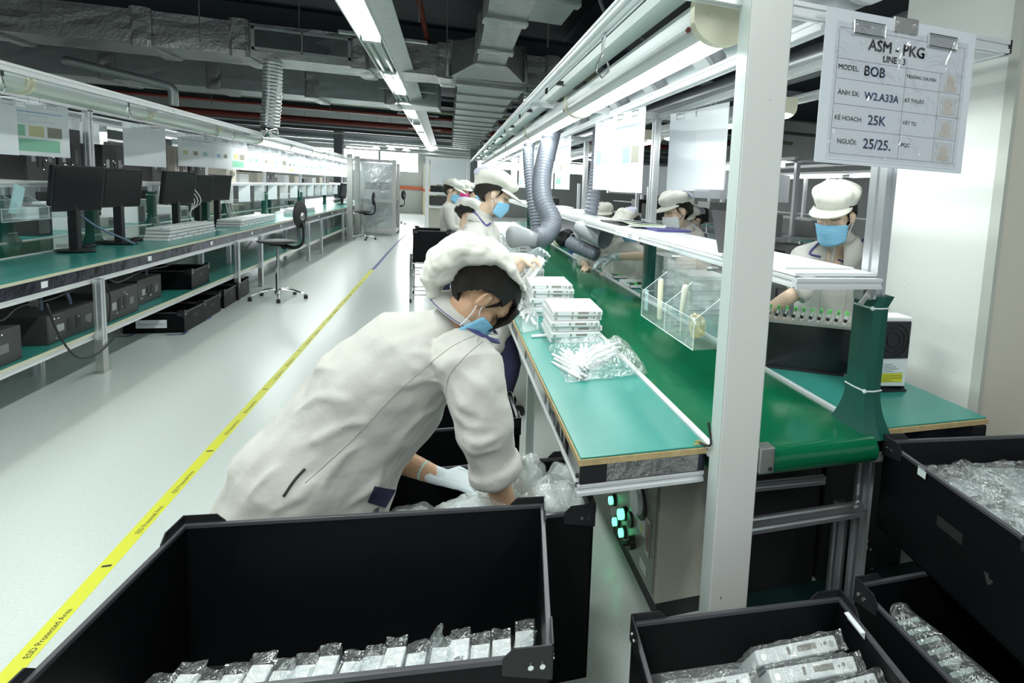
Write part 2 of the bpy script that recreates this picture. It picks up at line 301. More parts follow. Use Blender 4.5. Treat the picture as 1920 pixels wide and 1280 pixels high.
for i, (x, l) in enumerate(((-4.0, 'grey steel column at the far left by the windows'), (-6.3, 'grey steel column behind the left benches'), (0.95, 'grey steel column far behind the right assembly line'))):
    obj('steel_column', MB().box((x-.15, 24.6, 0), (x+.15, 24.63, 3.3)).box((x-.15, 24.87, 0), (x+.15, 24.9, 3.3)).box((x-.01, 24.63, 0), (x+.01, 24.87, 3.3)), M_beam2, label=l, cat='column')
def pipe(label, pts, r, m, cat='pipe', n=10): return obj('pipe', MB().tube(pts, r, n), m, smooth=True, label=label, cat=cat)
pipe('thick dark red pipe crossing the hall under the far ceiling', [(-14, 24.0, 3.5), (11, 23.6, 3.62)], 0.11, M_red)
pipe('thinner dark red pipe above the thick red one', [(-14, 21.0, 3.62), (11, 20.5, 3.7)], 0.05, M_red)
pipe('pale yellow-green pipe crossing behind the grille duct', [(-14, 17.4, 3.45), (11, 17.1, 3.5)], 0.06, mat('pale_green_paint', (0.42, 0.45, 0.32), 0.5))
pipe('grey pipe crossing the ceiling beside the pale green pipe', [(-14, 15.2, 3.55), (11, 15.0, 3.55)], 0.05, M_beam2)
pipe('rusty red pipe hanging straight down from the ceiling by the junction duct', [(-0.42, 6.4, 4.6), (-0.44, 7.6, 3.95), (-0.30, 9.1, 3.42)], 0.035, M_red)
pipe('thin brown pipe slanting down to the foil duct at upper left', [(-3.9, 5.2, 4.6), (-3.62, 8.75, 3.5)], 0.028, mat('brown_paint', (0.14, 0.07, 0.05), 0.5))
pipe('thin grey conduit bent in an L beside the dark beam at top right', [(1.15, 4.6, 4.3), (1.19, 5.0, 3.9), (1.22, 5.2, 3.42), (1.25, 5.3, 3.28), (1.36, 5.5, 3.22), (1.9, 5.9, 3.12)], 0.018, M_beam2)
rods = [(-2.9, 8.6), (-1.9, 8.9), (-0.30, 6.2), (-0.05, 7.6), (0.75, 7.9), (0.55, 8.8), (-4.4, 8.6), (1.0, 6.5), (-2.6, 15), (-5.2, 16)]
for i, (x, y) in enumerate(rods):
    obj('hanger_rod', MB().cyl((x, y, 3.05), (x, y, 4.6), 0.008, 6), M_rod, label='thin steel rod hanging from the dark ceiling', cat='rod', group='duct hanger rods')
# ---- foil covered duct crossing the hall, with a grille
def duct(name, label, a, b, w_, h, m, joints=(), jm=None, cat='duct', wrinkle=0.012, seg=0.22, clr=1.10):
    a = V3(a); b = V3(b); L = (b-a).length; t = (b-a).normalized(); s_ = t.cross(V3((0, 0, 1))).normalized(); mb = MB(); n = max(2, int(L/seg)); vs = []; K = 20
    per = []
    for k in range(K):
        q = k/K*4; e = int(q); f = (q-e)*2-1
        per.append(((f, -1), (1, f), (-f, 1), (-1, -f))[e])
    for i in range(n+1):
        p = a+t*(L*i/n)
        for (x, z) in per:
            d = wrinkle*noise.noise(V3((i*0.9+a.x, x*2.3+a.y, z*2.1)))
            vs.append(p+s_*(x*(w_/2+d))+V3((0, 0, z*(h/2+d))))
    fs = [(i*K+k, i*K+(k+1)%K, (i+1)*K+(k+1)%K, (i+1)*K+k) for i in range(n) for k in range(K)]+[tuple(range(K-1, -1, -1)), tuple(range(n*K, n*K+K))]
    mb.add(vs, fs); o = obj(name, mb, m, label=label, cat=cat)
    for j in joints:
        p = a+t*j; jb = MB(); vs = []
        for q in (-.11, -.07, .07, .11):
            e = clr if abs(q) < .1 else clr-.05
            for (x, z) in per:
                d = .018*noise.noise(V3((q*30+j, x*4, z*4))); vs.append(p+t*q+s_*(x*(w_/2*e+d))+V3((0, 0, z*(h/2*e+.01+d))))
        jb.add(vs, [(i*K+k, i*K+(k+1)%K, (i+1)*K+(k+1)%K, (i+1)*K+k) for i in range(3) for k in range(K)]+[tuple(range(K-1, -1, -1)), tuple(range(3*K, 4*K))])
        obj('joint_band', jb, jm or m, parent=o)
    return o
dA = duct('air_duct', 'silver foil covered duct crossing the hall with a long slotted grille', (-7.5, 9.55, 3.22), (1.9, 9.05, 3.22), 0.75, 0.42, M_foil, joints=(0.6, 2.3, 3.9, 4.95, 6.36, 7.45, 8.95))
obj('grille_frame', MB().box((-2.42, 8.815, 3.09), (-1.28, 8.87, 3.12)).box((-2.42, 8.815, 3.34), (-1.28, 8.87, 3.37)).box((-2.42, 8.815, 3.09), (-2.39, 8.87, 3.37)).box((-1.31, 8.815, 3.09), (-1.28, 8.87, 3.37)).box((-1.86, 8.815, 3.09), (-1.845, 8.87, 3.37)), M_galv, parent=dA)
b = MB()
for i in range(13): b.box((-2.39, 8.82, 3.125+i*.0175), (-1.31, 8.85, 3.130+i*.0175))
for i in range(36): b.box((-2.39+i*.03, 8.84, 3.12), (-2.388+i*.03, 8.86, 3.34))
obj('grille_louvre', b, M_beam2, parent=dA); obj('grille_recess', MB().box((-2.4, 8.86, 3.11), (-1.30, 8.87, 3.35)), M_bk, parent=dA)
duct('air_duct', 'dull galvanised duct crossing just behind the grille duct', (-9, 12.6, 3.15), (-0.2, 12.1, 3.15), 0.8, 0.45, M_galv, joints=(2.1, 3.7, 5.2, 6.7, 8.0), jm=M_foil, wrinkle=.004)
o = thing('air_duct', 'large stepped duct running down the hall away from the junction box', 'duct', (0.6, 16, 3.2))
b = MB()
for i in range(15):
    y0 = 9.0+i*1.02; x1 = 1.05-0.0*i; b.box((0.10, y0, 2.98+(i % 2)*.0), (x1-(0.06 if i % 3 else 0), y0+.98, 3.38))
obj('duct_body', b, M_galv, parent=o)
for i in range(16): obj('joint_band', MB().box((0.07, 8.96+i*1.02, 2.95), (1.08, 9.02+i*1.02, 3.41)), M_foil, parent=o)
o = thing('duct_junction', 'foil wrapped junction box where the near duct meets the crossing duct', 'duct', (0.5, 8.5, 3.2))
b = MB(); vs = [(-.02, 8.75, 3.0), (1.0, 8.6, 3.0), (1.0, 8.75, 3.5), (-.02, 8.9, 3.5), (.28, 7.7, 3.02), (.66, 7.62, 3.02), (.66, 7.62, 3.34), (.28, 7.7, 3.34)]
b.add(vs, [(0,1,2,3), (7,6,5,4), (0,4,5,1), (1,5,6,2), (2,6,7,3), (3,7,4,0)]).box((-.02, 8.75, 3.0), (1.0, 9.3, 3.5)); obj('transition', b, M_foil, parent=o)
obj('wrapped_edge', MB().tube([(-.04, 8.7, 3.0), (-.04, 8.85, 3.52), (1.02, 8.7, 3.52), (1.02, 8.55, 3.0)], .03, 8), M_foil, parent=o, smooth=True)
duct('air_duct', 'foil wrapped duct coming overhead toward the camera from the junction box', (0.455, 3.2, 3.17), (0.47, 7.8, 3.17), 0.34, 0.32, M_foil, joints=(1.3, 2.35, 3.6, 4.4), clr=1.16)
duct('air_duct', 'smooth grey duct piece beside the overhead foil duct', (0.98, 3.0, 3.55), (0.93, 6.5, 3.55), 0.42, 0.5, M_galv, joints=(1.6, 2.7), wrinkle=.003)
obj('insulation_roll', MB().limb([(1.35, 10.5, 3.62), (2.9, 10.2, 3.62)], [.16], 12).limb([(1.9, 10.2, 3.75), (3.4, 9.9, 3.72)], [.14], 12), mat('olive_insulation', (0.22, 0.21, 0.15), 0.8), smooth=True, label='olive insulated pipe lying on top of the crossing duct at right', cat='pipe')
def corr(pts, r, pitch, amp, n=16):
    pts = [V3(p) for p in pts]; L = [0]
    for i in range(1, len(pts)): L.append(L[-1]+(pts[i]-pts[i-1]).length)
    N = max(4, int(L[-1]/pitch)*4); out = []; rr = []
    for i in range(N+1):
        d = L[-1]*i/N; k = max(j for j in range(len(L)) if L[j] <= d+1e-9); k = min(k, len(pts)-2)
        out.append(pts[k].lerp(pts[k+1], (d-L[k])/max(1e-9, L[k+1]-L[k]))); rr.append(r+amp*(1, 0, -1, 0)[i % 4])
    return MB().limb(out, rr, n, flat=True)
def bez(P, n=24):
    P = [V3(p) for p in P]; out = []
    Q = [P[0]]+P+[P[-1]]
    for i in range(1, len(Q)-2):
        for k in range(n//max(1, len(P)-1)+1):
            t = k/(n//max(1, len(P)-1)+1); a, b_, c, d = Q[i-1], Q[i], Q[i+1], Q[i+2]
            out.append(0.5*((2*b_)+(c-a)*t+(2*a-5*b_+4*c-d)*t*t+(3*b_-a-3*c+d)*t**3))
    return out+[P[-1]]
o = thing('flexible_duct', 'ribbed silver flexible pipe dropping from the grille duct to the left line', 'flexible duct', (-2.28, 9.2, 2.0))
obj('hose', corr([(-2.28, 9.2, 3.05), (-2.30, 9.2, 2.5), (-2.33, 9.2, 2.16)], .115, .045, .006), M_flex, parent=o, smooth=True)
obj('collar', MB().cyl((-2.33, 9.2, 2.0), (-2.335, 9.2, 2.18), .10, 20), M_chrome, parent=o, smooth=True)
o = thing('flexible_duct', 'ribbed grey flexible pipe dropping from the crossing duct at right', 'flexible duct', (1.18, 9.0, 2.3))
obj('hose', corr([(1.18, 9.1, 3.05), (1.20, 9.1, 2.3)], .12, .05, .006), mat('dull_flexible', (0.40, 0.44, 0.41), 0.35, 0.5), parent=o, smooth=True)
pipe('grey elbow pipe bending down behind the left line', bez([(-5, 10.2, 2.905), (-4.389, 10.2, 2.792), (-3.932, 10.2, 2.704), (-3.795, 10.2, 2.652), (-3.779, 10.2, 2.534), (-3.782, 10.2, 2.413)]), 0.06, M_galv)
for i in range(5):   # distant clutter of conduits and trays above the far benches
    pipe('pale conduit run number counted from near the window end, hanging above the far benches' if 0 else ('%s pale conduit run crossing under the far ceiling' % ['lowest', 'second lowest', 'middle', 'second highest', 'highest'][i]), [(-9, 27.0-i*.9, 2.75+i*.14), (9, 26.6-i*.9, 2.78+i*.14)], 0.035, M_fixw)
for i in range(6):
    x = (-5.5, -3.9, -2.4, 2.2, 3.8, 5.6)[i]
    obj('fluorescent_lamp', MB().box((x, 26-i*.3, 2.62+(i % 3)*.12), (x+1.2, 26.12-i*.3, 2.67+(i % 3)*.12)), M_tube, label='small bright tube lamp hanging under the far ceiling', cat='lamp', group='far tube lamps')
    obj('hanger_rod', MB().box((x+.1, 26.05-i*.3, 2.67+(i % 3)*.12), (x+.11, 26.06-i*.3, 4.6)), M_rod, parent=[q for q in COL.objects if q.name.startswith('fluorescent_lamp')][-1])
for i in range(3):
    obj('hanging_lamp', MB().limb([(-3.0+i*.6, 27.5, 2.98), (-3.0+i*.6, 27.5, 2.86)], [(.04), (.17)], 14, flat=True), M_tube, label='bright bell lamp hanging near the far windows', cat='lamp', group='far bell lamps')
    obj('hanger_rod', MB().cyl((-3.0+i*.6, 27.5, 2.98), (-3.0+i*.6, 27.5, 4.6), .008, 6), M_rod, parent=[q for q in COL.objects if q.name.startswith('hanging_lamp')][-1])

# ---- aisle row of tube lights
LX = -0.81
o = thing('light_trunking', 'long sloping grey light trunking running down over the aisle', 'light trunking', (LX, 15, 3.0))
obj('channel', MB().box((LX-.115, 3.6, 3.035), (LX+.115, 28.5, 3.075)).box((LX-.125, 3.6, 2.985), (LX-.112, 28.5, 3.075)).box((LX+.112, 3.6, 2.985), (LX+.125, 28.5, 3.075)), M_fixw, parent=o)
obj('reflector_wing', MB().slab((LX+.125, 3.6, 3.0), (.97, 0, .24), (0, 1, 0), .20, 24.9, .004), M_galv, parent=o)
for i in range(9): obj('bracket', MB().box((LX-.36, 5.35+i*1.9-.03, 3.08), (LX+.55, 5.35+i*1.9+.03, 3.11)), M_galv, parent=o)
for i in range(7): obj('hanger_rod', MB().cyl((LX, 5.35+i*3.4, 3.08), (LX, 5.35+i*3.4, 4.6), .006, 6), M_rod, parent=o)
fx = thing('tube_light', 'x', 'lamp', (LX, 5.0, 3.0), group='lit tube lights over the aisle')
obj('tube', MB().cyl((LX-.055, 5.05, 3.0), (LX-.055, 6.95, 3.0), .026, 10).cyl((LX+.055, 5.05, 3.0), (LX+.055, 6.95, 3.0), .026, 10), M_tube, parent=fx, smooth=True)
obj('tube_holder', MB().box((LX-.09, 5.0, 2.975), (LX+.09, 5.04, 3.035)).box((LX-.09, 6.96, 2.975), (LX+.09, 7.0, 3.035)), M_fixt, parent=fx)
fx['label'] = 'nearest lit twin tube light over the aisle, cut by the top edge'
ys = [8.9, 12.6, 16.2, 18.6, 20.6, 22.6, 24.6, 26.6]
for i, y in enumerate(ys): dup(fx, loc=(LX, y, 3.0), label='%s lit twin tube light in the row over the aisle' % ORD[i+1])
fu = thing('tube_light', 'unlit twin tube light over the aisle, between the first two lit ones', 'lamp', (LX, 7.0, 3.0), group='unlit tube lights over the aisle')
M_tubeoff = mat('unlit_tube', (0.62, 0.68, 0.62), 0.25)
obj('tube', MB().cyl((LX-.055, 7.08, 3.0), (LX-.055, 8.82, 3.0), .022, 10).cyl((LX+.055, 7.08, 3.0), (LX+.055, 8.82, 3.0), .022, 10), M_tubeoff, parent=fu, smooth=True)
obj('tube_holder', MB().box((LX-.09, 7.03, 2.975), (LX+.09, 7.07, 3.035)).box((LX-.09, 8.83, 2.975), (LX+.09, 8.87, 3.035)), M_fixt, parent=fu)
dup(fu, loc=(LX, 10.82, 3.0), label='unlit twin tube light over the aisle, between the second and third lit ones')

# ================================================================ RIGHT ASSEMBLY LINE
YE = 13.0
o = thing('workbench', 'teal topped packing bench along the left side of the green belt', 'workbench', (.56, 1.5, 0))
obj('worktop', MB().box((.366, 1.515, .744), (.758, YE, .75)), M_teal, parent=o, bevel=.002)
obj('edge_band', MB().box((.362, 1.511, .726), (.758, YE, .7438)), M_wood, parent=o)
obj('skirt', MB().box((.368, 1.52, .668), (.374, YE, .7258)).box((.374, 1.52, .668), (.758, 1.526, .7258)), M_navyfilm, parent=o)
for i in range(9): obj('skirt_film', MB().box((.3655, 1.52+i*.62, .674), (.3678, 1.56+i*.62+rnd.uniform(.1, .3), .722)), M_steel, parent=o)
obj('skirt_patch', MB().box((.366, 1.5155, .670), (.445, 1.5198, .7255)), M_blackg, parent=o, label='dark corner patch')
obj('end_film', MB().box((.446, 1.5165, .671), (.735, 1.5195, .7235)), mat('foil_reflection', (0.40, 0.40, 0.39), .18, .8, bump=.8, bscale=30), parent=o)
obj('frame_rail', MB().profile((.385, 1.535, .650), (.385, YE, .650), .034).profile((.36, 1.532, .650), (.757, 1.532, .650), .034, side=(0, 1, 0)), M_alu_w, parent=o, bevel=.001)
obj('bolt', MB().cyl((.358, 1.53, .69), (.366, 1.53, .69), .007, 8).cyl((.358, 1.53, .662), (.366, 1.53, .662), .007, 8), M_bk, parent=o)
for y in (2.9, 4.9, 6.9, 8.9, 10.9): obj('leg', MB().profile((.42, y, 0), (.42, y, .636), .04), M_alu, parent=o)
# belt conveyor
o = thing('belt_conveyor', 'glossy green belt conveyor running down the middle of the line', 'conveyor', (1.06, 1.5, 0))
b = MB(); pr = []
for k in range(9):
    th = math.pi/2+math.pi*k/8; pr.append((1.485+.045*math.cos(th), .700+.045*math.sin(th)))
pr = [(YE, .745)]+pr+[(YE, .655)]
vs = [(x, y, z) for x in (.785, 1.35) for y, z in pr]; k = len(pr)
b.add(vs, [(i, i+1, i+1+k, i+k) for i in range(k-1)]); obj('belt', b, M_belt, parent=o, smooth=True)
obj('side_rail', MB().profile((.770, 1.50, .738), (.770, YE, .738), .022, .036), M_alu_w, parent=o)
obj('side_rail', MB().profile((1.364, 1.50, .738), (1.364, YE, .738), .022, .036), M_alu_w, parent=o)
obj('roller_bracket', MB().box((.895, 1.425, .685), (.945, 1.47, .765)), M_steel, parent=o, bevel=.003)
obj('bolt', MB().cyl((.93, 1.42, .700), (.93, 1.427, .700), .007, 8).cyl((.93, 1.418, .700), (.93, 1.42, .700), .004, 6), M_bk, parent=o)
obj('drive_cover', MB().box((1.0, 2.2, 0.0), (1.32, 3.0, .60)), M_bk, parent=o, bevel=.01)
obj('cross_rail', MB().profile((.90, 1.60, .548), (1.27, 1.60, .538), .02, .03, side=(0, 1, 0)), M_alu, parent=o)
obj('cross_rail', MB().profile((.86, 1.57, .425), (1.42, 1.57, .425), .04, side=(0, 1, 0)), M_alu, parent=o)
obj('leg', MB().profile((1.445, 1.60, 0), (1.445, 1.60, .665), .045, .045), M_alu, parent=o); obj('leg', MB().profile((1.405, 1.66, 0), (1.405, 1.66, .40), .04), M_alu, parent=o)
# right bench
o = thing('workbench', 'teal topped bench along the right side of the green belt', 'workbench', (1.64, 1.5, 0))
obj('worktop', MB().box((1.377, 1.515, .744), (1.90, YE, .75)), M_teal, parent=o, bevel=.002)
obj('edge_band', MB().box((1.377, 1.508, .726), (1.903, YE, .7438)), M_wood, parent=o)
obj('skirt', MB().box((1.40, 1.518, .662), (1.895, 1.526, .7258)), M_navyfilm, parent=o)
obj('end_cap', MB().box((1.835, 1.508, .660), (1.90, 1.53, .722)), M_blackg, parent=o, bevel=.004)
obj('frame_rail', MB().profile((1.40, 1.53, .645), (1.90, 1.53, .645), .034, side=(0, 1, 0)).profile((1.88, 1.55, .645), (1.88, YE, .645), .034), M_alu_w, parent=o)
for y in (3.0, 5.2, 7.4, 9.6): obj('leg', MB().profile((1.86, y, 0), (1.86, y, .628), .04), M_alu, parent=o)
obj('leg', MB().profile((1.86, 1.56, 0), (1.86, 1.56, .628), .04), M_alu, parent=o)
# the big post
o = thing('steel_post', 'wide grey steel post standing at the near end of the line', 'post', (.826, 1.46, 0))
obj('column', MB().box((.762, 1.432, 0), (.893, 1.497, 2.36)), M_post, parent=o, bevel=.004)
obj('edge_strip', MB().box((.7605, 1.434, 0), (.7618, 1.495, 2.36)), M_fixt, parent=o)
obj('scuff', MB().ball((.80, 1.4318, .30), (.003, .0006, .006), 6).ball((.797, 1.4318, .22), (.002, .0006, .003), 6).ball((.84, 1.4318, 1.78), (.003, .0006, .001), 6), M_greyink, parent=o)
b = MB().tube(bez([(.752, 1.50, .83), (.757, 1.49, .79), (.752, 1.48, .765), (.742, 1.535, .752)]), .0035, 6)
c = obj('cable', b, M_cable, smooth=True, label='short black cable dropping beside the post onto the teal bench', cat='cable')
obj('tape_end', MB().box((.722, 1.52, .7505), (.757, 1.532, .7525)).box((.735, 1.53, .7505), (.752, 1.55, .7525)), M_brass, parent=c)
# control cabinet under the bench
o = thing('control_cabinet', 'beige control cabinet with lit green buttons under the near bench', 'control box', (.80, 2.0, 0))
obj('body', MB().box((.712, 1.742, .065), (1.02, 2.33, .632)), M_cab, parent=o, bevel=.004)
obj('door', MB().box((.706, 1.765, .085), (.7119, 2.315, .62)), M_panel, parent=o, bevel=.002)
obj('plinth', MB().box((.72, 1.75, 0), (1.0, 2.3, .066)), M_bk, parent=o)
for y, z in ((2.255, .175), (2.185, .118), (2.092, .125)):
    q = obj('bezel', MB().cyl((.706, y, z), (.694, y, z), .026, 16), M_bk, parent=o); obj('green_button', MB().cyl((.694, y, z), (.680, y, z), .017, 16), M_glow, parent=q, smooth=False)
q = obj('bezel', MB().cyl((.706, 2.03, .215), (.698, 2.03, .215), .031, 16), M_bk, parent=o)
q = obj('bezel', MB().cyl((.706, 2.09, .207), (.692, 2.09, .207), .028, 16), M_bk, parent=o); obj('green_button', MB().cyl((.692, 2.09, .207), (.672, 2.09, .207), .021, 16), M_glow, parent=q)
obj('key_switch', MB().cyl((.706, 1.982, .150), (.685, 1.982, .150), .026, 16).box((.655, 1.972, .145), (.686, 1.992, .155)), M_bk, parent=o)
obj('emergency_stop', MB().cyl((.706, 2.255, .235), (.675, 2.255, .235), .022, 12).box((.68, 2.24, .22), (.69, 2.27, .30)), mat('orange_red', (.55, .08, .02), .4), parent=o)
obj('dial_cover', MB().cyl((.706, 1.935, .352), (.680, 1.935, .352), .056, 22, .053), M_acre, parent=o, smooth=False); obj('dial', MB().cyl((.706, 1.92, .348), (.698, 1.92, .348), .062, 22), M_bk, parent=o)
lab = obj('warning_label', MB().box((.7045, 1.865, .24), (.7058, 1.945, .33)), M_paper, parent=o); obj('red_band', MB().box((.7038, 1.865, .305), (.7044, 1.945, .33)), M_labr, parent=lab)
obj('warning_triangle', MB().quad((.7040, 1.905, .285), (.7040, 1.875, .247), (.7040, 1.905, .247)), M_laby, parent=lab)
obj('meter', MB().box((.702, 1.805, .20), (.7058, 1.845, .335)), M_steel, parent=o); obj('meter_face', MB().box((.7012, 1.811, .215), (.7019, 1.839, .32)), M_redb, parent=o)
obj('name_plate', MB().box((.7045, 1.83, .09+.02), (.7058, 1.90, .15)), M_fixw, parent=o)

# green wrapped posts standing on the right rail
def wrap_post(y, label, z1=2.03, x=1.376, flare=True, w_=.04, d_=.08, zb=.757):
    o = thing('frame_post', label, 'post', (x, y, zb))
    obj('bar', MB().profile((x, y, zb), (x, y, z1), w_, d_, side=(1, 0, 0)), M_alu, parent=o)
    b = MB(); n = 14; vs = []
    Z = [(zb-.03+.17*q/9, 1.0+.95*(1-q/9)**2.2) for q in range(10)]+[ (1.06, 1.0), (1.17, 1.0), (1.205, 1.12)] if flare else [(zb, 1.15), (zb+.06, 1.0), (1.1, 1.0), (1.16, 1.05)]
    sh = [(-.5, -.5), (0, -.55), (.5, -.5), (.56, 0), (.5, .5), (0, .55), (-.5, .5), (-.56, 0)]
    for z, k in Z:
        for a_, c_ in sh: vs.append((x+a_*(w_+.022)*k+(.0 if z < 1.19 else .012), y+c_*(d_+.02)*k, z))
    K = len(sh); fs = [(i*K+j, i*K+(j+1)%K, (i+1)*K+(j+1)%K, (i+1)*K+j) for i in range(len(Z)-1) for j in range(K)]
    obj('green_wrap', b.add(vs, fs), M_wrap, parent=o)
    for z in ((.88, 1.165) if flare else (.82,)):
        vs = [V3((x+a_*(w_+.026), y+c_*(d_+.024), z)) for a_, c_ in sh]; obj('cable_tie', MB().tube(vs+[vs[0]], .003, 6).ball((x-.035, y-.05, z), .008, 6), M_tie, parent=o)
    return o
p = wrap_post(1.575, 'aluminium post wrapped in dark green sheet at the near end of the shelf')
obj('chip', MB().ball((1.395, 1.532, .905), (.006, .002, .007), 6).ball((1.393, 1.532, .875), (.008, .002, .009), 6).ball((1.398, 1.532, 1.05), (.003, .002, .003), 6), M_tie, parent=p)
obj('corner_bracket', MB().box((1.285, 1.52, 1.195), (1.345, 1.56, 1.245)).obox((1.30, 1.515, 1.21), (.02, .01, .07), Matrix.Rotation(.6, 3, 'Y')), M_steel, parent=p, bevel=.003)
obj('bolt', MB().cyl((1.305, 1.519, 1.212), (1.305, 1.508, 1.212), .008, 8).cyl((1.330, 1.519, 1.206), (1.330, 1.508, 1.206), .008, 8), M_chrome, parent=p)
wrap_post(3.86, 'second post of the shelf with a green wrapped foot on the conveyor rail', flare=False)
wrap_post(6.05, 'third post of the shelf, green wrapped below and white above', flare=False)
wrap_post(8.3, 'fourth post of the shelf, beyond the grey hose', flare=False)
wrap_post(10.5, 'fifth and farthest post of the shelf', flare=False)
# shelf above the belt
o = thing('shelf', 'long white shelf raised over the green belt on aluminium rails', 'shelf', (1.2, 1.6, 1.26))
obj('shelf_board', MB().box((1.035, 1.53, 1.272), (1.352, 11.0, 1.282)), mat('shelf_white', (0.80, 0.82, 0.83), 0.22), parent=o)
obj('side_rail', MB().profile((1.045, 1.52, 1.252), (1.045, 11.0, 1.252), .034), M_alu_w, parent=o); obj('side_rail', MB().profile((1.335, 1.60, 1.252), (1.335, 11.0, 1.252), .034), M_alu_w, parent=o)
obj('front_rail', MB().profile((1.02, 1.512, 1.252), (1.345, 1.512, 1.252), .034, side=(0, 1, 0)), M_alu_w, parent=o)
obj('shelf_label', MB().box((1.0265, 3.08, 1.236), (1.0278, 3.56, 1.268)), M_paper, parent=o)
obj('label_text', MB().text('C8  3005 15-W  R', (1.0264, 3.54, 1.246), (0, -1, 0), (0, 0, 1), .017).text('WW5/2221 1024-1', (1.0264, 3.28, 1.254), (0, -1, 0), (0, 0, 1), .011, bold=.0004).text('N3-R22 1111-002', (1.0264, 3.28, 1.241), (0, -1, 0), (0, 0, 1), .011, bold=.0004), M_ink, parent=o)
# overhead frame of the right line
o = thing('overhead_frame', 'overhead aluminium frame carrying the lights of the right line', 'overhead frame', (1.1, 1.5, 2.0))
for x, z in ((.463, 2.045), (.505, 2.065)): obj('outer_rail', MB().profile((x, 1.49, z), (x, 14, z), .026, .03), M_alu_w, parent=o)
for x, z in ((1.045, 2.03), (1.76, 2.05)): obj('long_rail', MB().profile((x, 1.49, z), (x, 14, z), .04), M_alu_w, parent=o)
obj('long_rail', MB().profile((1.376, 1.49, 2.045), (1.376, 14, 2.045), .03), M_alu_w, parent=o)
for y in (1.50, 3.86, 6.05, 8.3, 10.5, 12.6): obj('cross_rail', MB().profile((.45, y, 2.055), (1.76, y, 2.055), .04, side=(0, 1, 0)), M_alu_w, parent=o)
obj('end_cap', MB().box((1.762, 1.478, 2.033), (1.766, 1.522, 2.077)), M_bk, parent=o)
for i in range(8): obj('light_clamp', MB().box((.49, 3.2+i*1.25, 2.02), (.50, 3.23+i*1.25, 2.10)).box((.50, 3.2+i*1.25, 2.075), (.60, 3.24+i*1.25, 2.095)), M_bk, parent=o)
obj('mount_channel', MB().box((.585, 1.53, 2.075), (.655, 14, 2.115)), M_fixt, parent=o)
# curved tube fixtures
def fixture(x, z, y0, L, label, lit=True, group=None):
    t = thing('tube_light', label, 'lamp', (x, y0, z), group=group)
    n = 12; ya, yb = y0+.03, y0+L-.03
    def arc(r, a0, a1, k, ry=None): return [(x+math.cos(math.radians(a0+(a1-a0)*i/k))*r, z+.03+math.sin(math.radians(a0+(a1-a0)*i/k))*(ry or r)) for i in range(k+1)]
    def shell(P, a, b): 
        k = len(P); return MB().add([(px, y, pz) for y in (a, b) for px, pz in P], [(i, i+1, i+1+k, i+k) for i in range(k-1)])
    obj('housing', shell([(x-.085, z+.07), (x+.085, z+.07), (x+.082, z+.03)], ya, yb).add([(px, y, pz) for y in (ya, yb) for px, pz in [(x-.085, z+.07)]+arc(.082, 180, 235, 5, .06)], [(i, i+1, i+8, i+7) for i in range(6)]), M_fixw, parent=t, smooth=False)
    obj('diffuser', shell(arc(.082, 235, 360, 10, .06), ya, yb), M_tube if lit else M_tubeoff, parent=t, smooth=True)
    P = arc(.088, 180, 360, 14, .066)+[(x+.088, z+.078), (x-.088, z+.078)]; k = len(P)
    for nm, a, b_ in (('end_cap', y0, y0+.032), ('end_cap', y0+L-.032, y0+L)):
        obj(nm, MB().add([(px, y, pz) for y in (a, b_) for px, pz in P], [(i, (i+1)%k, (i+1)%k+k, i+k) for i in range(k)]+[tuple(range(k-1, -1, -1)), tuple(range(k, 2*k))]), M_cap, parent=t)
    obj('switch', MB().ball((x-.078, y0+.065, z+.012), (.006, .02, .010), 8), M_redb, parent=t)
    return t
f0 = fixture(.735, 1.975, 1.55, 1.92, 'nearest glowing tube light of the right line, beside the steel post', group='lit tube lights of the right line')
obj('screw_cover', MB().cyl((.70, 1.5495, 2.02), (.70, 1.547, 2.02), .010, 14), M_cap, parent=f0)
for i in range(1, 6): dup(f0, loc=(.735, 1.55+1.93*i, 1.975), label='%s glowing tube light in the left row of the right line' % ORD[i])
f1 = fixture(1.60, 1.958, 2.6, 1.6, 'nearest tube light of the right hand row, seen right of the masked woman', group='lit tube lights of the right hand row')
for i in range(1, 4): dup(f1, loc=(1.60, 2.6+1.95*i, 1.958), label='%s tube light of the right hand row over the right bench' % ORD[i])
def hook(x, y, z, label, grp):
    b = MB().box((x-.004, y-.014, z-.06), (x+.004, y+.014, z)).tube([(x, y, z-.06), (x+.016, y-.012, z-.10), (x+.020, y-.012, z-.125), (x, y, z-.148), (x-.020, y+.012, z-.125), (x-.016, y+.012, z-.10), (x, y, z-.06)], .0038, 6)
    return obj('snap_hook', b, M_chrome, label=label, cat='hook', group=grp)
hook(.505, 2.02, 2.05, 'chrome snap hook hanging from the rail left of the big tube light', 'snap hooks')
# round ventilation ducts
o = thing('round_duct', 'big round grey duct running over the belt above the tube lights', 'duct', (1.17, 1.5, 2.2))
obj('duct_pipe', MB().cyl((1.165, 1.50, 2.215), (1.165, 12.5, 2.215), .108, 28), M_duct, parent=o, smooth=True)
obj('end_lid', MB().cyl((1.165, 1.475, 2.215), (1.165, 1.50, 2.215), .112, 28), M_fixw, parent=o)
for y in (2.35, 3.05, 3.75, 4.9, 6.1):
    q = obj('outlet', MB().limb([(1.10, y, 2.16), (1.03, y, 2.085)], [.062, .062], 16, flat=True), M_pvc, parent=o, smooth=True)
    obj('outlet_rim', MB().limb([(1.036, y, 2.092), (1.022, y, 2.077)], [.068, .068], 16, flat=True), M_fixw, parent=o)
o = thing('round_duct', 'second round grey duct along the right hand row of lights', 'duct', (2.1, 3, 2.4))
obj('duct_pipe', MB().cyl((2.25, 2.3, 2.42), (2.05, 12, 2.40), .10, 20), M_duct, parent=o, smooth=True)
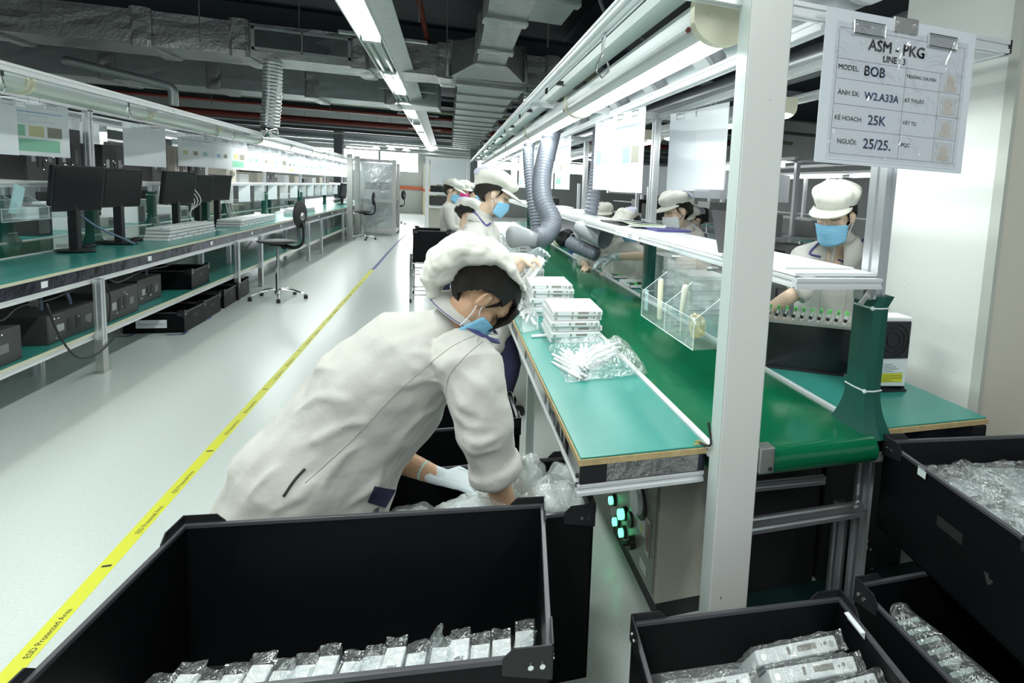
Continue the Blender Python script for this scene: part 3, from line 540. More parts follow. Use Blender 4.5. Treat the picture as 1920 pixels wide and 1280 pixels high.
obj('pneumatic_valve', MB().cyl((1.285, 2.30, 2.0), (1.285, 2.43, 2.0), .016, 12).cyl((1.285, 2.36, 2.0), (1.285, 2.36, 2.06), .018, 10).cyl((1.285, 2.20, 2.0), (1.285, 2.28, 2.0), .012, 10).box((1.26, 2.33, 2.05), (1.31, 2.39, 2.09)), M_brass, label='small brass and chrome air valve hanging from the frame beside the post', cat='valve')
# flexible hoses with horns
obj('shade_plate', MB().box((.93, 1.50, 0), (1.95, 1.77, .012)), mat('teal_darkened_for_shade', (.006, .03, .028), .5), label='teal plate on the floor below the belt end, darkened to stand for shade', cat='mat')  # teal plate laid over light floor, coloured dark in place of shade
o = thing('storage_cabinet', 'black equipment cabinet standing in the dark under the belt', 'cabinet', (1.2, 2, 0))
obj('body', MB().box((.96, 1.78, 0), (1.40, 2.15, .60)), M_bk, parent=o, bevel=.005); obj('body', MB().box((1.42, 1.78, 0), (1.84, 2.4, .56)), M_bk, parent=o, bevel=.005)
o = thing('extraction_hose', 'thick grey ribbed hose curving down in front of the standing woman', 'hose', (.6, 4.4, 1.2))
H = bez([(.86, 5.0, 2.15), (.80, 4.85, 1.95), (.70, 4.6, 1.62), (.68, 4.4, 1.42), (.73, 4.25, 1.27), (.66, 4.12, 1.17), (.57, 4.03, 1.155)], 36)
obj('hose', corr(H, .068, .032, .007, 18), M_hose, parent=o, smooth=True)
obj('horn', MB().limb([(.60, 4.04, 1.150), (.55, 4.06, 1.155), (.48, 4.10, 1.16), (.43, 4.14, 1.15)], [(.055), (.058), (.074), (.080)], 20, flat=True, cap=True), M_pvc, parent=o, smooth=True)
o = thing('extraction_hose', 'thin grey ribbed hose hanging behind the thick one', 'hose', (.7, 5.5, 1.2))
obj('hose', corr(bez([(.78, 6.0, 2.1), (.74, 5.8, 1.8), (.76, 5.6, 1.4), (.80, 5.5, 1.1)], 24), .05, .03, .006), M_hose, parent=o, smooth=True)
o = thing('extraction_hose', 'grey ribbed hose hanging behind the nearest printed boards', 'hose', (1.3, 5, 1.5))
obj('hose', corr(bez([(1.30, 5.2, 2.1), (1.27, 5.1, 1.8), (1.22, 5.0, 1.45), (1.2, 5.0, 1.3)], 24), .06, .032, .006), M_hose, parent=o, smooth=True)
o = thing('extraction_hose', 'grey hose end and wide grey horn below the shelf by the gloved hand', 'hose', (1.1, 4.5, 1.1))
obj('horn', MB().limb([(1.01, 4.6, 1.21), (1.07, 4.5, 1.19), (1.18, 4.36, 1.15)], [.055, .075, .10], 20, flat=True, cap=False), M_pvc, parent=o, smooth=True)
obj('hose', corr([(.98, 4.75, 1.06), (1.06, 4.6, 1.03), (1.14, 4.5, 1.0)], .055, .03, .007), M_hose, parent=o, smooth=True)
# ================================================================ LEFT LINE
FX = -2.40; TZ = 0.80
o = thing('workbench', 'long teal topped bench running down the left side of the aisle', 'workbench', (-2.7, 5, 0))
obj('worktop', MB().box((-2.98, 2.2, TZ-.006), (FX, 24, TZ)), M_teal, parent=o)
obj('edge_band', MB().box((-2.98, 2.2, TZ-.026), (FX+.003, 24, TZ-.0062)), M_edge_l, parent=o)
obj('skirt', MB().box((FX-.01, 2.2, TZ-.105), (FX-.002, 24, TZ-.0262)), M_navyfilm, parent=o)
for i in range(14):
    y = 3.2+i*1.35
    obj('skirt_sticker', MB().box((FX-.0018, y, TZ-.085), (FX+.0005, y+.06, TZ-.045)), M_paper, parent=o)
obj('frame_rail', MB().profile((FX-.02, 2.2, TZ-.125), (FX-.02, 24, TZ-.125), .034), M_alu_w, parent=o)
obj('lower_shelf', MB().box((-3.4, 2.2, .296), (FX, 24, .306)), M_teal, parent=o)
obj('shelf_edge', MB().box((FX-.002, 2.2, .288), (FX+.006, 24, .308)), M_edge_l, parent=o)
obj('shelf_rail', MB().profile((FX-.02, 2.2, .268), (FX-.02, 24, .268), .034), M_alu_w, parent=o)
for i, y in enumerate((2.6, 5.1, 7.95, 8.85, 11.6, 12.7, 15.2, 17.8, 20.4, 23)):
    obj('leg', MB().profile((FX+.03, y, .0 if i > 1 else .2), (FX+.03, y, TZ-.11), .045, .06), M_alu, parent=o)
    obj('leg_foot', MB().box((FX+.0, y-.05, 0), (FX+.058, y+.05, .012)).box((FX+.006, y-.035, 0), (FX+.052, y+.035, .25)), M_steel, parent=o)
    obj('leg', MB().profile((FX-.33, y, 0), (FX-.33, y, TZ-.11), .045), M_alu, parent=o)
o = thing('belt_conveyor', 'pale reflective belt conveyor between the two left benches', 'conveyor', (-3.3, 5, 0))
obj('belt', MB().box((-3.54, 2.2, TZ-.05), (-3.0, 24, TZ-.002)), M_belt, parent=o)
obj('side_rail', MB().box((-3.0, 2.2, TZ-.03), (-2.98, 24, TZ+.006)), M_alu_w, parent=o); obj('side_rail', MB().box((-3.56, 2.2, TZ-.03), (-3.54, 24, TZ+.006)), M_alu_w, parent=o)
for y in (3, 7, 11, 15, 19, 23): obj('leg', MB().profile((-3.27, y, .306), (-3.27, y, TZ-.05), .04), M_alu, parent=o)
o = thing('workbench', 'rear bench of the left line, beyond the pale belt', 'workbench', (-3.9, 5, 0))
obj('worktop', MB().box((-4.15, 2.2, TZ-.006), (-3.56, 24, TZ)), M_teal, parent=o)
obj('skirt', MB().box((-4.15, 2.2, TZ-.12), (-4.14, 24, TZ-.006)), M_navyfilm, parent=o)
for y in (3, 5.5, 8, 10.5, 13, 16, 19, 22): obj('leg', MB().profile((-4.1, y, 0), (-4.1, y, TZ-.01), .05), M_alu, parent=o)
LP = [(-3.02, y) for y in (3.9, 6.45, 9.0, 11.55, 14.1, 16.65, 19.2, 21.75)]
for i, (x, y) in enumerate(LP):
    wrap_post(y, '%s front post of the left line, dark green wrapped foot below aluminium' % ORD[i], z1=2.0, x=x, flare=i < 4, zb=TZ)
for i, (x, y) in enumerate(LP[:6]):
    wrap_post(y-.05, '%s rear post of the left line behind the belt' % ORD[i], z1=2.0, x=-3.58, flare=i < 4, zb=TZ)
o = thing('shelf', 'long raised shelf over the belt of the left line holding computer cases', 'shelf', (-3.3, 6, 1.35))
obj('shelf_board', MB().box((-3.62, 2.4, 1.345), (-3.0, 24, 1.355)), M_white, parent=o)
obj('side_rail', MB().profile((-2.985, 2.4, 1.328), (-2.985, 24, 1.328), .034), M_alu_w, parent=o)
o = thing('overhead_frame', 'overhead aluminium frame of the left line with rails and cross bars', 'overhead frame', (-3, 5, 2))
obj('front_rail', MB().profile((-2.40, 2.3, 2.03), (-2.40, 24, 2.03), .035, .05), M_alu_w, parent=o)
obj('front_rail', MB().profile((-2.48, 2.3, 2.05), (-2.48, 24, 2.05), .03), M_alu_w, parent=o)
obj('mount_channel', MB().box((-2.60, 2.3, 2.045), (-2.55, 24, 2.075)), M_fixt, parent=o)
obj('long_rail', MB().profile((-3.02, 2.3, 1.985), (-3.02, 24, 1.985), .04), M_alu_w, parent=o)
obj('long_rail', MB().profile((-3.58, 2.3, 1.985), (-3.58, 24, 1.985), .04), M_alu_w, parent=o); obj('long_rail', MB().profile((-4.2, 2.3, 2.03), (-4.2, 24, 2.03), .04), M_alu_w, parent=o)
for x, y in LP: obj('cross_rail', MB().profile((-4.2, y, 2.02), (-2.38, y, 2.02), .035, side=(0, 1, 0)), M_alu_w, parent=o)
g0 = fixture(-2.66, 1.965, 3.28, 1.60, 'nearest unlit tube light under the front rail of the left line', lit=False, group='unlit tube lights of the left line')
for i in range(1, 4): dup(g0, loc=(-2.66, 3.28+1.63*i, 1.965), label='%s unlit tube light under the front rail of the left line' % ORD[i])
g1 = fixture(-2.66, 1.965, 9.8, 1.60, 'nearest lit tube light of the left line, beyond the unlit ones', group='lit tube lights of the left line')
for i in range(1, 8): dup(g1, loc=(-2.66, 9.8+1.63*i, 1.965), label='%s lit tube light of the left line' % ORD[i])
hook(-2.40, 4.32, 2.03, 'chrome snap hook at the left edge under the left line rail', 'snap hooks')
hook(-2.40, 5.68, 2.03, 'chrome snap hook on the left rail above the plain white clipboard', 'snap hooks')
hook(-2.40, 7.5, 2.03, 'chrome snap hook on the left rail near the third clipboard', 'snap hooks'); hook(-2.40, 8.0, 2.03, 'farthest chrome snap hook on the left rail', 'snap hooks')
o = thing('round_duct', 'round grey duct lying along the top of the left line', 'duct', (-3.0, 6, 2.2))
obj('duct_pipe', MB().cyl((-3.25, 3.0, 2.15), (-3.25, 16, 2.15), .075, 20), M_galv, parent=o, smooth=True)
for y in (6.1, 7.7, 8.6, 9.9): obj('outlet_rim', MB().cyl((-3.16, y, 2.17), (-3.13, y, 2.16), .045, 16), M_fixw, parent=o)
obj('foil_wrap', MB().limb([(-3.25, 6.6, 2.15), (-3.25, 7.0, 2.15)], [.085, .082], 20, flat=True), M_foil, parent=o)

# ---- hanging clipboards
def clipboard(label, c, ux, w_, h, prints=True, group=None, seed=0, clips=True, film_=True):
    """c = top centre, ux = direction along its width; hangs down"""
    r2 = random.Random(seed); ux = V3(ux).normalized(); uz = V3((0, 0, 1)); n = ux.cross(uz); c = V3(c)
    t = thing('clipboard', label, 'clipboard', c, group=group); o_ = c-ux*w_/2-uz*h
    obj('board', MB().slab(o_, ux, uz, w_, h, .003), M_board, parent=t)
    if prints:
        obj('sheet', MB().slab(o_+ux*w_*.06+uz*h*.04+n*.0035, ux, uz, w_*.88, h*.84, .001), M_paper, parent=t)
        cols = [0, 1, 2, 3, 4]; r2.shuffle(cols)
        b = MB(); b.slab(o_+ux*w_*.1+uz*h*.80+n*.0048, ux, uz, w_*.8, h*.022, .0003)
        for k in range(5): b.slab(o_+ux*w_*.1+uz*h*(.75-.035*k)+n*.0048, ux, uz, w_*r2.uniform(.3, .75), h*.006, .0003)
        obj('print', b, PR[1 if seed % 2 else 5], parent=t)
        for k in range(r2.choice((3, 4))):
            kk = k % 3; obj('picture', MB().slab(o_+ux*w_*(.12+.27*kk)+uz*h*(.36 if k < 3 else .10)+n*.0048, ux, uz, w_*(.22 if k < 3 else .6)*(1 if seed in (3, 7, 12) else .55), h*.2*(1 if seed in (3, 7, 12) else .6), .0004), PR[cols[k % 5]], parent=t)
        if seed == 3: obj('picture', MB().slab(o_+ux*w_*.14+uz*h*.08+n*.0048, ux, uz, w_*.7, h*.23, .0004), PR[0], parent=t)
    if clips:
        for k in (.27, .73):
            p = o_+ux*w_*k+uz*(h-.012)+n*.006
            obj('clip', MB().tube([p-ux*.045, p-ux*.045-uz*.03, p+ux*.045-uz*.03, p+ux*.045, p-ux*.045], .0035, 6), M_chrome, parent=t)
    for k in (.42, .58): obj('hanger', MB().tube([o_+ux*w_*k+uz*(h-.01), o_+ux*w_*k+uz*(h+.04)], .003, 6), M_chrome, parent=t)
    return t
AY = (0.30, 0.95, 0)   # boards of the left line turn slightly toward the aisle
clipboard('printed board with a green chart and three photos at the left edge', (-2.97, 5.67, 1.945), (.30, 1, 0), .52, .40, seed=3, group='left line boards')
clipboard('blank grey board curling at the very left edge beside the green chart board', (-2.93, 5.22, 1.93), (.1, 1, 0), .30, .39, prints=False, group='left line boards')
clipboard('plain white clipboard hanging alone between the first two left posts', (-2.99, 7.38, 1.945), (.35, 1, 0), .50, .43, prints=False, group='left line boards')
clipboard('small clear sleeve board just left of the nearest left post', (-3.3, 6.35, 1.93), (.5, 1, 0), .36, .30, prints=False, group='left line boards')
clipboard('greyish board in a shiny sleeve just right of the nearest left post', (-3.57, 7.45, 1.93), (.5, 1, 0), .40, .40, prints=False, clips=False, group='left line boards')
names = ['wide printed board with a yellow square just past the second left post', 'printed board with yellow lines beside the wide one', 'narrow printed board third past the second left post', 'pale printed board fourth past the second left post']
for i in range(18):
    y = 8.65+i*.62+(.25 if i % 4 == 3 else 0)
    clipboard(names[i] if i < 4 else 'printed board hanging on the left line, %s of those past the third post' % ORD[i-4].replace('nearest', 'closest'), (-2.98+(.04 if i % 3 else 0), y, 1.945), (.25, 1, 0), .54 if i else .66, .40, seed=i+1, group='left line boards')
for i in range(6):
    clipboard('board hanging on the rear rail of the left line, %s from the camera' % ORD[i].replace('nearest', 'closest'), (-4.15, 5.0+i*1.3, 1.99), (.4, 1, 0), .42, .34, seed=i+30, group='rear boards of the left line')

# ---- computer cases on the shelf
def pc(label, loc, sx, sy, sz, m=M_pc, rz=0, group=None, face='x'):
    t = thing('computer_case', label, 'computer case', loc, group=group)
    obj('case', MB().box((loc[0]-sx/2, loc[1]-sy/2, loc[2]), (loc[0]+sx/2, loc[1]+sy/2, loc[2]+sz)), m, parent=t, bevel=.006)
    x = loc[0]+sx/2; y = loc[1]-sy/2; b = MB()
    for k in range(2): b.box((x-.001, loc[1]-sy*.15+k*sy*.16, loc[2]+sz*.25), (x+.003, loc[1]-sy*.12+k*sy*.16+sy*.06, loc[2]+sz*.7))
    obj('vent', b, M_bk, parent=t)
    for k in range(2): obj('port_panel', MB().box((x-.001, loc[1]+sy*(.2-.55*k), loc[2]+sz*.35), (x+.003, loc[1]+sy*(.33-.55*k), loc[2]+sz*.6)), M_pcl if k else M_rod, parent=t)
    b = MB()
    for k in range(6): b.ball((x, loc[1]-sy*.45+rnd.random()*sy*.9, loc[2]+sz*rnd.uniform(.1, .9)), .006, 6)
    obj('screw', b, M_chrome, parent=t); t.rotation_euler = (0, 0, rz)
    return t
pcs = [(5.3, .24, .48, M_bk, 'black computer tower on the left shelf behind the chart board'), (5.95, .24, .42, M_pc, 'black tower with white stickers left of the nearest left post'), (6.32, .2, .44, M_pc, 'dark grey tower touching the nearest left post'), (7.0, .26, .34, M_bk, 'black tower just right of the nearest left post'), (7.95, .26, .40, M_pc, 'dark tower with a pale drive panel right of the plain clipboard'), (8.5, .22, .42, M_beige, 'beige machine panel standing between dark towers on the left shelf'), (8.95, .3, .42, M_pc, 'dark tower with a blue sticker left of the second left post'), (10.2, .3, .25, M_beige, 'low beige box on the left shelf past the second post'), (12.2, .4, .2, M_pc, 'flat dark case on the left shelf past the third post')]
for y, wy, h, m_, l in pcs: pc(l, (-3.30, y, 1.355), .42, wy+.12, h, m_)
for i in range(9):
    obj('carton', MB().box((-3.5, 10.8+i*.85, 1.355), (-3.15, 11.2+i*.85, 1.45+.1*rnd.random())), (M_white, M_beige, M_pc)[i % 3], bevel=.004, label='%s small box in the row on the far part of the left shelf' % ORD[i], cat='box', group='boxes on the left shelf')
# ---- monitors standing on the left bench
def monitor(label, c, nrm, w_=.46, h=.33, stand=True, tilt=.12):
    c = V3(c); n = V3(nrm).normalized(); ux = V3((0, 0, 1)).cross(n).normalized(); uz = (V3((0, 0, 1))-n*0).normalized(); n2 = (n-uz*tilt).normalized(); uz = n2.cross(ux).normalized()
    t = thing('monitor', label, 'monitor', (c.x, c.y, TZ), group='monitors on the left bench'); R_ = Matrix((ux, uz, n2)).transposed()
    obj('housing', MB().obox(c-n2*.02, (w_, h, .035), R_), M_blackg, parent=t, bevel=.006)
    obj('screen', MB().obox(c-n2*.0015, (w_-.035, h-.04, .003), R_), M_screen, parent=t)
    b = c-n*.05; b0 = V3((b.x, b.y, TZ))
    obj('stand', MB().box((b.x-.03, b.y-.03, TZ), (b.x+.03, b.y+.03, c.z)), M_blackg, parent=t, bevel=.005)
    obj('foot', MB().ball((b.x, b.y, TZ+.012), (.13, .13, .014), 20), M_blackg, parent=t, smooth=True)
    return t
MN = (.97, -.22, 0)
monitor('nearest black monitor on the left bench', (-2.78, 5.783, 1.305), MN, .47, .36)
monitor('second black monitor on the left bench, right of the nearest one', (-2.78, 6.442, 1.305), MN, .44, .345)
monitor('third black monitor, left one of the touching trio on the left bench', (-2.78, 7.6, 1.303), MN, .50, .35)
monitor('fourth black monitor, middle one of the touching trio', (-2.8, 8.232, 1.286), MN, .44, .33)
monitor('fifth black monitor, right one of the touching trio', (-2.8, 8.846, 1.295), MN, .44, .33)
monitor('small dark monitor far down the left bench', (-2.7, 17.473, 1.164), MN, .4, .42)
monitor('pair of tilted dark screens at the far end of the left bench', (-2.22, 20.5, 0.914), MN, .7, .4)
# ---- acrylic bin and things on the left bench
def acrylic_bin(label, x0, x1, y0, y1, z0, z1, zb, ndiv, facing=1, low=.09):
    t = thing('acrylic_bin', label, 'bin', ((x0+x1)/2, (y0+y1)/2, z0)); e = .003
    xf, xb = (x1, x0) if facing > 0 else (x0, x1)
    obj('base', MB().box((x0, y0, z0), (x1, y1, z0+e)), M_acr, parent=t)
    obj('front', MB().box((xf-e/2, y0, z0), (xf+e/2, y1, z0+low)), M_acr, parent=t)
    obj('back', MB().box((xb-e/2, y0, z0), (xb+e/2, y1, zb)), M_acr, parent=t)
    for i in range(ndiv+1):
        y = y0+(y1-y0)*i/ndiv
        b = MB().add([(xf, y-e/2, z0), (xf, y-e/2, z0+low), (xb, y-e/2, z1), (xb, y-e/2, z0), (xf, y+e/2, z0), (xf, y+e/2, z0+low), (xb, y+e/2, z1), (xb, y+e/2, z0)], [(0,1,2,3), (7,6,5,4), (0,4,5,1), (1,5,6,2), (2,6,7,3), (3,7,4,0)])
        obj('divider', b, M_acr, parent=t); obj('divider_edge', MB().tube([(xf, y, z0), (xf, y, z0+low), (xb, y, z1)], .0016, 5), M_acre, parent=t)
    obj('rim', MB().tube([(xf, y0, z0), (xf, y1, z0)], .0018, 5), M_acre, parent=t); obj('rim', MB().tube([(xf, y0, z0+low), (xf, y1, z0+low)], .0014, 5), M_acre, parent=t)
    return t
acrylic_bin('clear acrylic pocket bin hanging from the left shelf at the left edge', -2.97, -2.85, 5.05, 5.78, 1.08, 1.25, 1.33, 3)
obj('glove_packet', MB().obox((-2.92, 5.33, 1.22), (.01, .10, .22), Matrix.Rotation(-.35, 3, 'X')), mat('pale_cyan', (.45, .68, .72), .5), label='pale cyan packet standing in the left acrylic bin', cat='packet')
obj('box', MB().box((-2.94, 5.30, 1.084), (-2.87, 5.46, 1.17)), M_paper, label='white card box in the left acrylic bin', cat='box')
def tray_stack(label, y0, y1, x0, x1, n=3, z=TZ):
    t = thing('parts_tray', label, 'tray', ((x0+x1)/2, (y0+y1)/2, z))
    for k in range(n):
        b = MB().box((x0, y0+.02*k, z+k*.032), (x1, y1-.01*k, z+k*.032+.026)); obj('tray', b, M_white2, parent=t, bevel=.004)
    for k in range(int((y1-y0)/.13)):
        obj('tray_slot', MB().box((x1, y0+.05+k*.13, z+.01+(k % 2)*.03), (x1+.002, y0+.09+k*.13, z+.022+(k % 2)*.03)), M_pcl, parent=t)
        obj('tray_lug', MB().ball((x1-.06, y0+.06+k*.13, z+n*.032-.004), (.03, .022, .01), 8), M_paper, parent=t)
    return t
tray_stack('long row of clear white plastic trays on the left bench by the mice', 6.75, 7.95, -2.78, -2.58, 4)
tray_stack('second row of white plastic trays farther along the left bench', 8.7, 10.3, -2.82, -2.55, 3)
tray_stack('white trays on the left bench near the far end', 12.0, 13.4, -2.85, -2.6, 3)
tray_stack('white strip trays on the belt at the left edge', 5.0, 5.6, -3.5, -3.3, 2)
for px, l in (((165, 464), 'black mouse on the left bench below the nearest monitor'), ((255, 450), 'black mouse at the end of the white trays'), ((378, 433), 'black mouse by the trio of monitors'), ((390, 425), 'second black mouse just behind the one by the trio of monitors')): pass
for p, l in (((-2.907, 6.141, 0.8), 'black mouse on the left bench below the nearest monitor'), ((-2.832, 6.754, 0.8), 'black mouse in front of the white trays'), ((-2.707, 7.925, 0.8), 'black mouse by the trio of monitors'), ((-2.845, 8.562, 0.8), 'second black mouse just behind the one by the trio of monitors')):
    t = thing('mouse', l, 'mouse', p); obj('shell', MB().ball((p[0], p[1], TZ+.012), (.045, .075, .022), 14), M_bk, parent=t, smooth=True)
    obj('cable', MB().tube(bez([(p[0]-.02, p[1]+.05, TZ+.01), (p[0]-.12, p[1]+.12, TZ+.006), (p[0]-.25, p[1]+.05, TZ+.006)]), .003, 5), M_cable, parent=t)
p = (-2.895, 6.424, 0.8)
obj('hub', MB().box((p[0]-.07, p[1]-.07, TZ), (p[0]+.05, p[1]+.06, TZ+.03)), M_bk, bevel=.006, label='small black box on the left bench beside the green post foot', cat='device')
def cab(label, pts, r=.004, m=None, n=18): return obj('cable', MB().tube(bez(pts, n), r, 6), m or M_cable, smooth=True, label=label, cat='cable')
for i in range(4):
    cab('white cables bunched down beside the trio of monitors', [(-2.9+i*.02, 7.9+i*.05, 1.33), (-2.82+i*.03, 8.0, 1.15), (-2.80-i*.02, 7.9+.04*i, .98), (-2.78+.03*i, 8.0+.05*i, .81), (-2.7+.05*i, 8.2, .805)], .005, M_cablew).__setitem__('group', 'white cable bunch')
for i in range(3):
    cab('white cables hanging behind the second and third of the trio of monitors', [(-2.9, 9.3+i*.12, 1.2), (-2.86, 9.25+i*.1, 1.0), (-2.84, 9.4+i*.1, .85), (-2.75, 9.3+i*.15, .805)], .005, M_cablew).__setitem__('group', 'white cable bunch behind the trio')
cab('grey blue cable dropping to the bench under the nearest monitor', [(-2.85, 5.9, 1.1), (-2.8, 6.05, .98), (-2.72, 6.25, .87), (-2.7, 6.4, .805)], .008, M_cableb)
# cables under the left bench
b = [('black cable bundle sagging under the left bench by the nearest leg', [(-2.43, 4.1, .66), (-2.43, 4.25, .58), (-2.43, 4.4, .63), (-2.43, 4.7, .62), (-2.43, 5.0, .65)]), ('black cable loop under the left bench right of the nearest leg', [(-2.43, 5.35, .66), (-2.43, 5.5, .60), (-2.43, 5.9, .64), (-2.43, 6.3, .62), (-2.43, 6.9, .66)]), ('thin black cable drooping from the lower shelf in front of the nearest leg', [(-2.38, 4.55, .62), (-2.37, 4.62, .42), (-2.35, 4.75, .22), (-2.34, 4.95, .17), (-2.34, 5.15, .21), (-2.35, 5.3, .26)]), ('black cable hanging down just right of the nearest leg', [(-2.43, 5.3, .66), (-2.42, 5.35, .5), (-2.42, 5.32, .33)]), ('coiled black cables under the left bench by the second leg', [(-2.43, 8.1, .62), (-2.43, 8.4, .55), (-2.43, 8.7, .62), (-2.43, 8.3, .50), (-2.43, 8.05, .6)])]
for l, P in b: cab(l, P, .006)
cab('blue grey cable hanging behind the nearest left leg', [(-2.6, 4.9, .68), (-2.62, 4.95, .5), (-2.6, 4.9, .32)], .011, M_cableb); cab('second blue grey cable hanging behind the nearest left leg', [(-2.6, 5.1, .68), (-2.56, 5.15, .5), (-2.6, 5.1, .32)], .011, M_cableb)
cab('blue cable hanging above the tray on the lower left shelf', [(-2.6, 6.3, .68), (-2.6, 6.35, .55), (-2.6, 6.32, .48)], .010, M_cableb)
obj('cable_duct', MB().box((-2.60, 2.6, .62), (-2.57, 4.9, .67)), M_fixw, label='slotted grey cable duct fixed under the left bench', cat='cable duct')
# computer cases on the lower shelf
for (y0, y1, x1, sz, l) in ((3.75, 4.42, -2.43, .21, 'flat black computer case at the left edge of the lower shelf'), (4.72, 5.30, -2.46, .19, 'flat black computer case second from the left on the lower shelf'), (5.36, 5.83, -2.44, .23, 'flat black computer case behind the nearest left leg'), (6.02, 6.45, -2.52, .22, 'black computer case with a white sticker on the lower shelf')):
    pc(l, (x1-.26, (y0+y1)/2, .307), .5, y1-y0, sz, M_pc)
# ================================================================ BLACK CRATES
def crate(label, w_, l_, h, group=None, cat='crate', t=.006, taper=0.0):
    r = thing('plastic_crate', label, cat, (0, 0, 0), group=group); X0, Y0 = w_/2, l_/2; s_ = MB()
    s_.box((-X0, -Y0, 0), (X0, Y0, t)).box((-X0, -Y0, 0), (X0, -Y0+t, h)).box((-X0, Y0-t, 0), (X0, Y0, h)).box((-X0, -Y0, 0), (-X0+t, Y0, h)).box((X0-t, -Y0, 0), (X0, Y0, h))
    obj('shell', s_, M_black, parent=r)
    e = .0085; R_ = MB()
    for a, b_ in (((-X0-.003, -Y0-.003, h-e), (X0+.003, -Y0+e, h+.002)), ((-X0-.003, Y0-e, h-e), (X0+.003, Y0+.003, h+.002)), ((-X0-.003, -Y0+e, h-e), (-X0+e, Y0-e, h+.002)), ((X0-e, -Y0+e, h-e), (X0+.003, Y0-e, h+.002))): R_.box(a, b_)
    obj('rim', R_, M_rim, parent=r, bevel=.0015)
    for sx in (-1, 1):
        for sy in (-1, 1):
            L = .095 if w_ > .5 else .06; H = .022; k = MB(); tt = .0035; zz = h-.05
            ox, oy = sx*(X0+.004), sy*(Y0+.004)
            # L shaped corner cap, raised above the rim with a chamfer
            P = [(0, zz), (L, h-.03), (L, h+.003), (L-.02, h+H), (0, h+H)]
            for ax in (0, 1):
                vs = []
                for q in (0, 1):
                    for d, z in P:
                        if ax == 0: vs.append((ox-sx*d, oy-sy*tt*q, z))
                        else: vs.append((ox-sx*tt*q, oy-sy*d, z))
                k.add(vs, [(0,1,2,3,4), (9,8,7,6,5)]+[(i, i+5, (i+1) % 5+5, (i+1) % 5) for i in range(5)])
            c = obj('corner_cap', k, M_blackg, parent=r)
            v = MB()
            for d in (.02, .042): v.cyl((ox-sx*d, oy+sy*.0, h-.018), (ox-sx*d, oy+sy*.003, h-.018), .0055, 10); v.cyl((ox, oy-sy*d, h-.018), (ox+sx*.003, oy-sy*d, h-.018), .0055, 10)
            obj('rivet', v, M_chrome, parent=c)
    for sx in (-1, 1): obj('hand_slot', MB().box((sx*(X0+.0005)-.0012, -.05, h*.55), (sx*(X0+.0005)+.0012, .05, h*.55+.03)), M_bk, parent=r)
    return r
def place(r, loc, rz): r.location = loc; r.rotation_euler = (0, 0, rz); return r
def bag_mesh(c, r, seed, amp=.35, n=22, M=None): return MB().ball(c, r, n, M, seed, amp)
def crumple(o, strength=.02, scale=.06, sub=1):
    if sub: s_ = o.modifiers.new('s', 'SUBSURF'); s_.levels = s_.render_levels = sub; s_.subdivision_type = 'CATMULL_CLARK'
    t = bpy.data.textures.get('crumple%g' % scale) or bpy.data.textures.new('crumple%g' % scale, 'CLOUDS'); t.noise_scale = scale; t.noise_depth = 2
    d = o.modifiers.new('d', 'DISPLACE'); d.texture = t; d.strength = strength; d.texture_coords = 'GLOBAL'; d.mid_level = .5
    return o
# foreground crate (left), tall, holding a row of wrapped boxes
A = (math.atan2(-.106, .875)); CX, CY = -.232, 1.31
place(crate('big black crate in the left foreground filled with a row of white wrapped boxes', .885, .535, .62), (-.206, 1.3135, 0), -.125)
fl = MB().obox((-.206, 1.3135, .228), (.87, .52, .01), Matrix.Rotation(-.125, 3, 'Z'))
obj('divider_sheet', fl, M_bk, label='black divider sheet under the row of white boxes in the foreground crate', cat='sheet')
Rz = Matrix.Rotation(-.125, 3, 'Z')
def device(label, group, film_=False, w_=.25, d_=.17, h=.030, sleeve=False):
    """white electronics case with a port face on its -y side; origin at bottom centre"""
    r = thing('white_device_case', label, 'device case', (0, 0, 0), group=group)
    obj('case_shell', MB().box((-w_/2, -d_/2, 0), (w_/2, d_/2, h)), M_white2, parent=r, bevel=.004)
    b = MB(); y = -d_/2-.0008
    b.box((.0, y, h*.35), (.055, y+.001, h*.75)).box((-.03, y, h*.3), (-.022, y+.001, h*.8))
    b.cyl((.07, y, h*.5), (.07, y+.002, h*.5), .003, 8).cyl((.083, y, h*.55), (.083, y+.002, h*.55), .005, 10)
    obj('port', b, M_hole, parent=r)
    for q in (-1, 1): obj('corner_boss', MB().cyl((q*(w_/2-.018), y-.001, h*.45), (q*(w_/2-.018), y+.004, h*.45), .008, 12), M_steel, parent=r)
    if film_:
        f = obj('plastic_bag', MB().obox((0, 0, h/2), (w_+.03, d_+.03, h+.012)), M_filmd, parent=r)
        s_ = f.modifiers.new('s', 'SUBSURF'); s_.subdivision_type = 'SIMPLE'; s_.levels = s_.render_levels = 4; crumple(f, .022, .035, 0)
    return r
# row of upright wrapped boxes
n = 17
proto = thing('wrapped_box', 'bagged white box in the foreground crate, leftmost of its row', 'box', (0, 0, 0), group='wrapped boxes in the foreground crate')
obj('box', MB().box((-.0215, -.095, 0), (.0215, .095, .145)), M_white, parent=proto, bevel=.002)
b = MB()
for k in range(3): b.text(('30-8080 1024', '8B 3FC S0 12', 'MA 11 2 KWN')[k], (-.010+.006*k, -.0955, .065), (0, 0, 1), (-1, 0, 0), .0065, bold=.0003)
b2 = MB()
for k in range(3): b2.text(('30-8080 10', '8B 3FC S0', 'MA 11 2')[k], (-.009+.007*k, .04, .1452), (0, -1, 0), (1, 0, 0), .009, bold=.0003)
obj('print', b2, M_greyink, parent=proto); obj('print', b, M_greyink, parent=proto)
fb = obj('plastic_bag', MB().obox((0, 0, .082), (.046, .205, .17)), M_filmd, parent=proto)
s_ = fb.modifiers.new('s', 'SUBSURF'); s_.subdivision_type = 'SIMPLE'; s_.levels = s_.render_levels = 3; crumple(fb, .018, .04, 0)
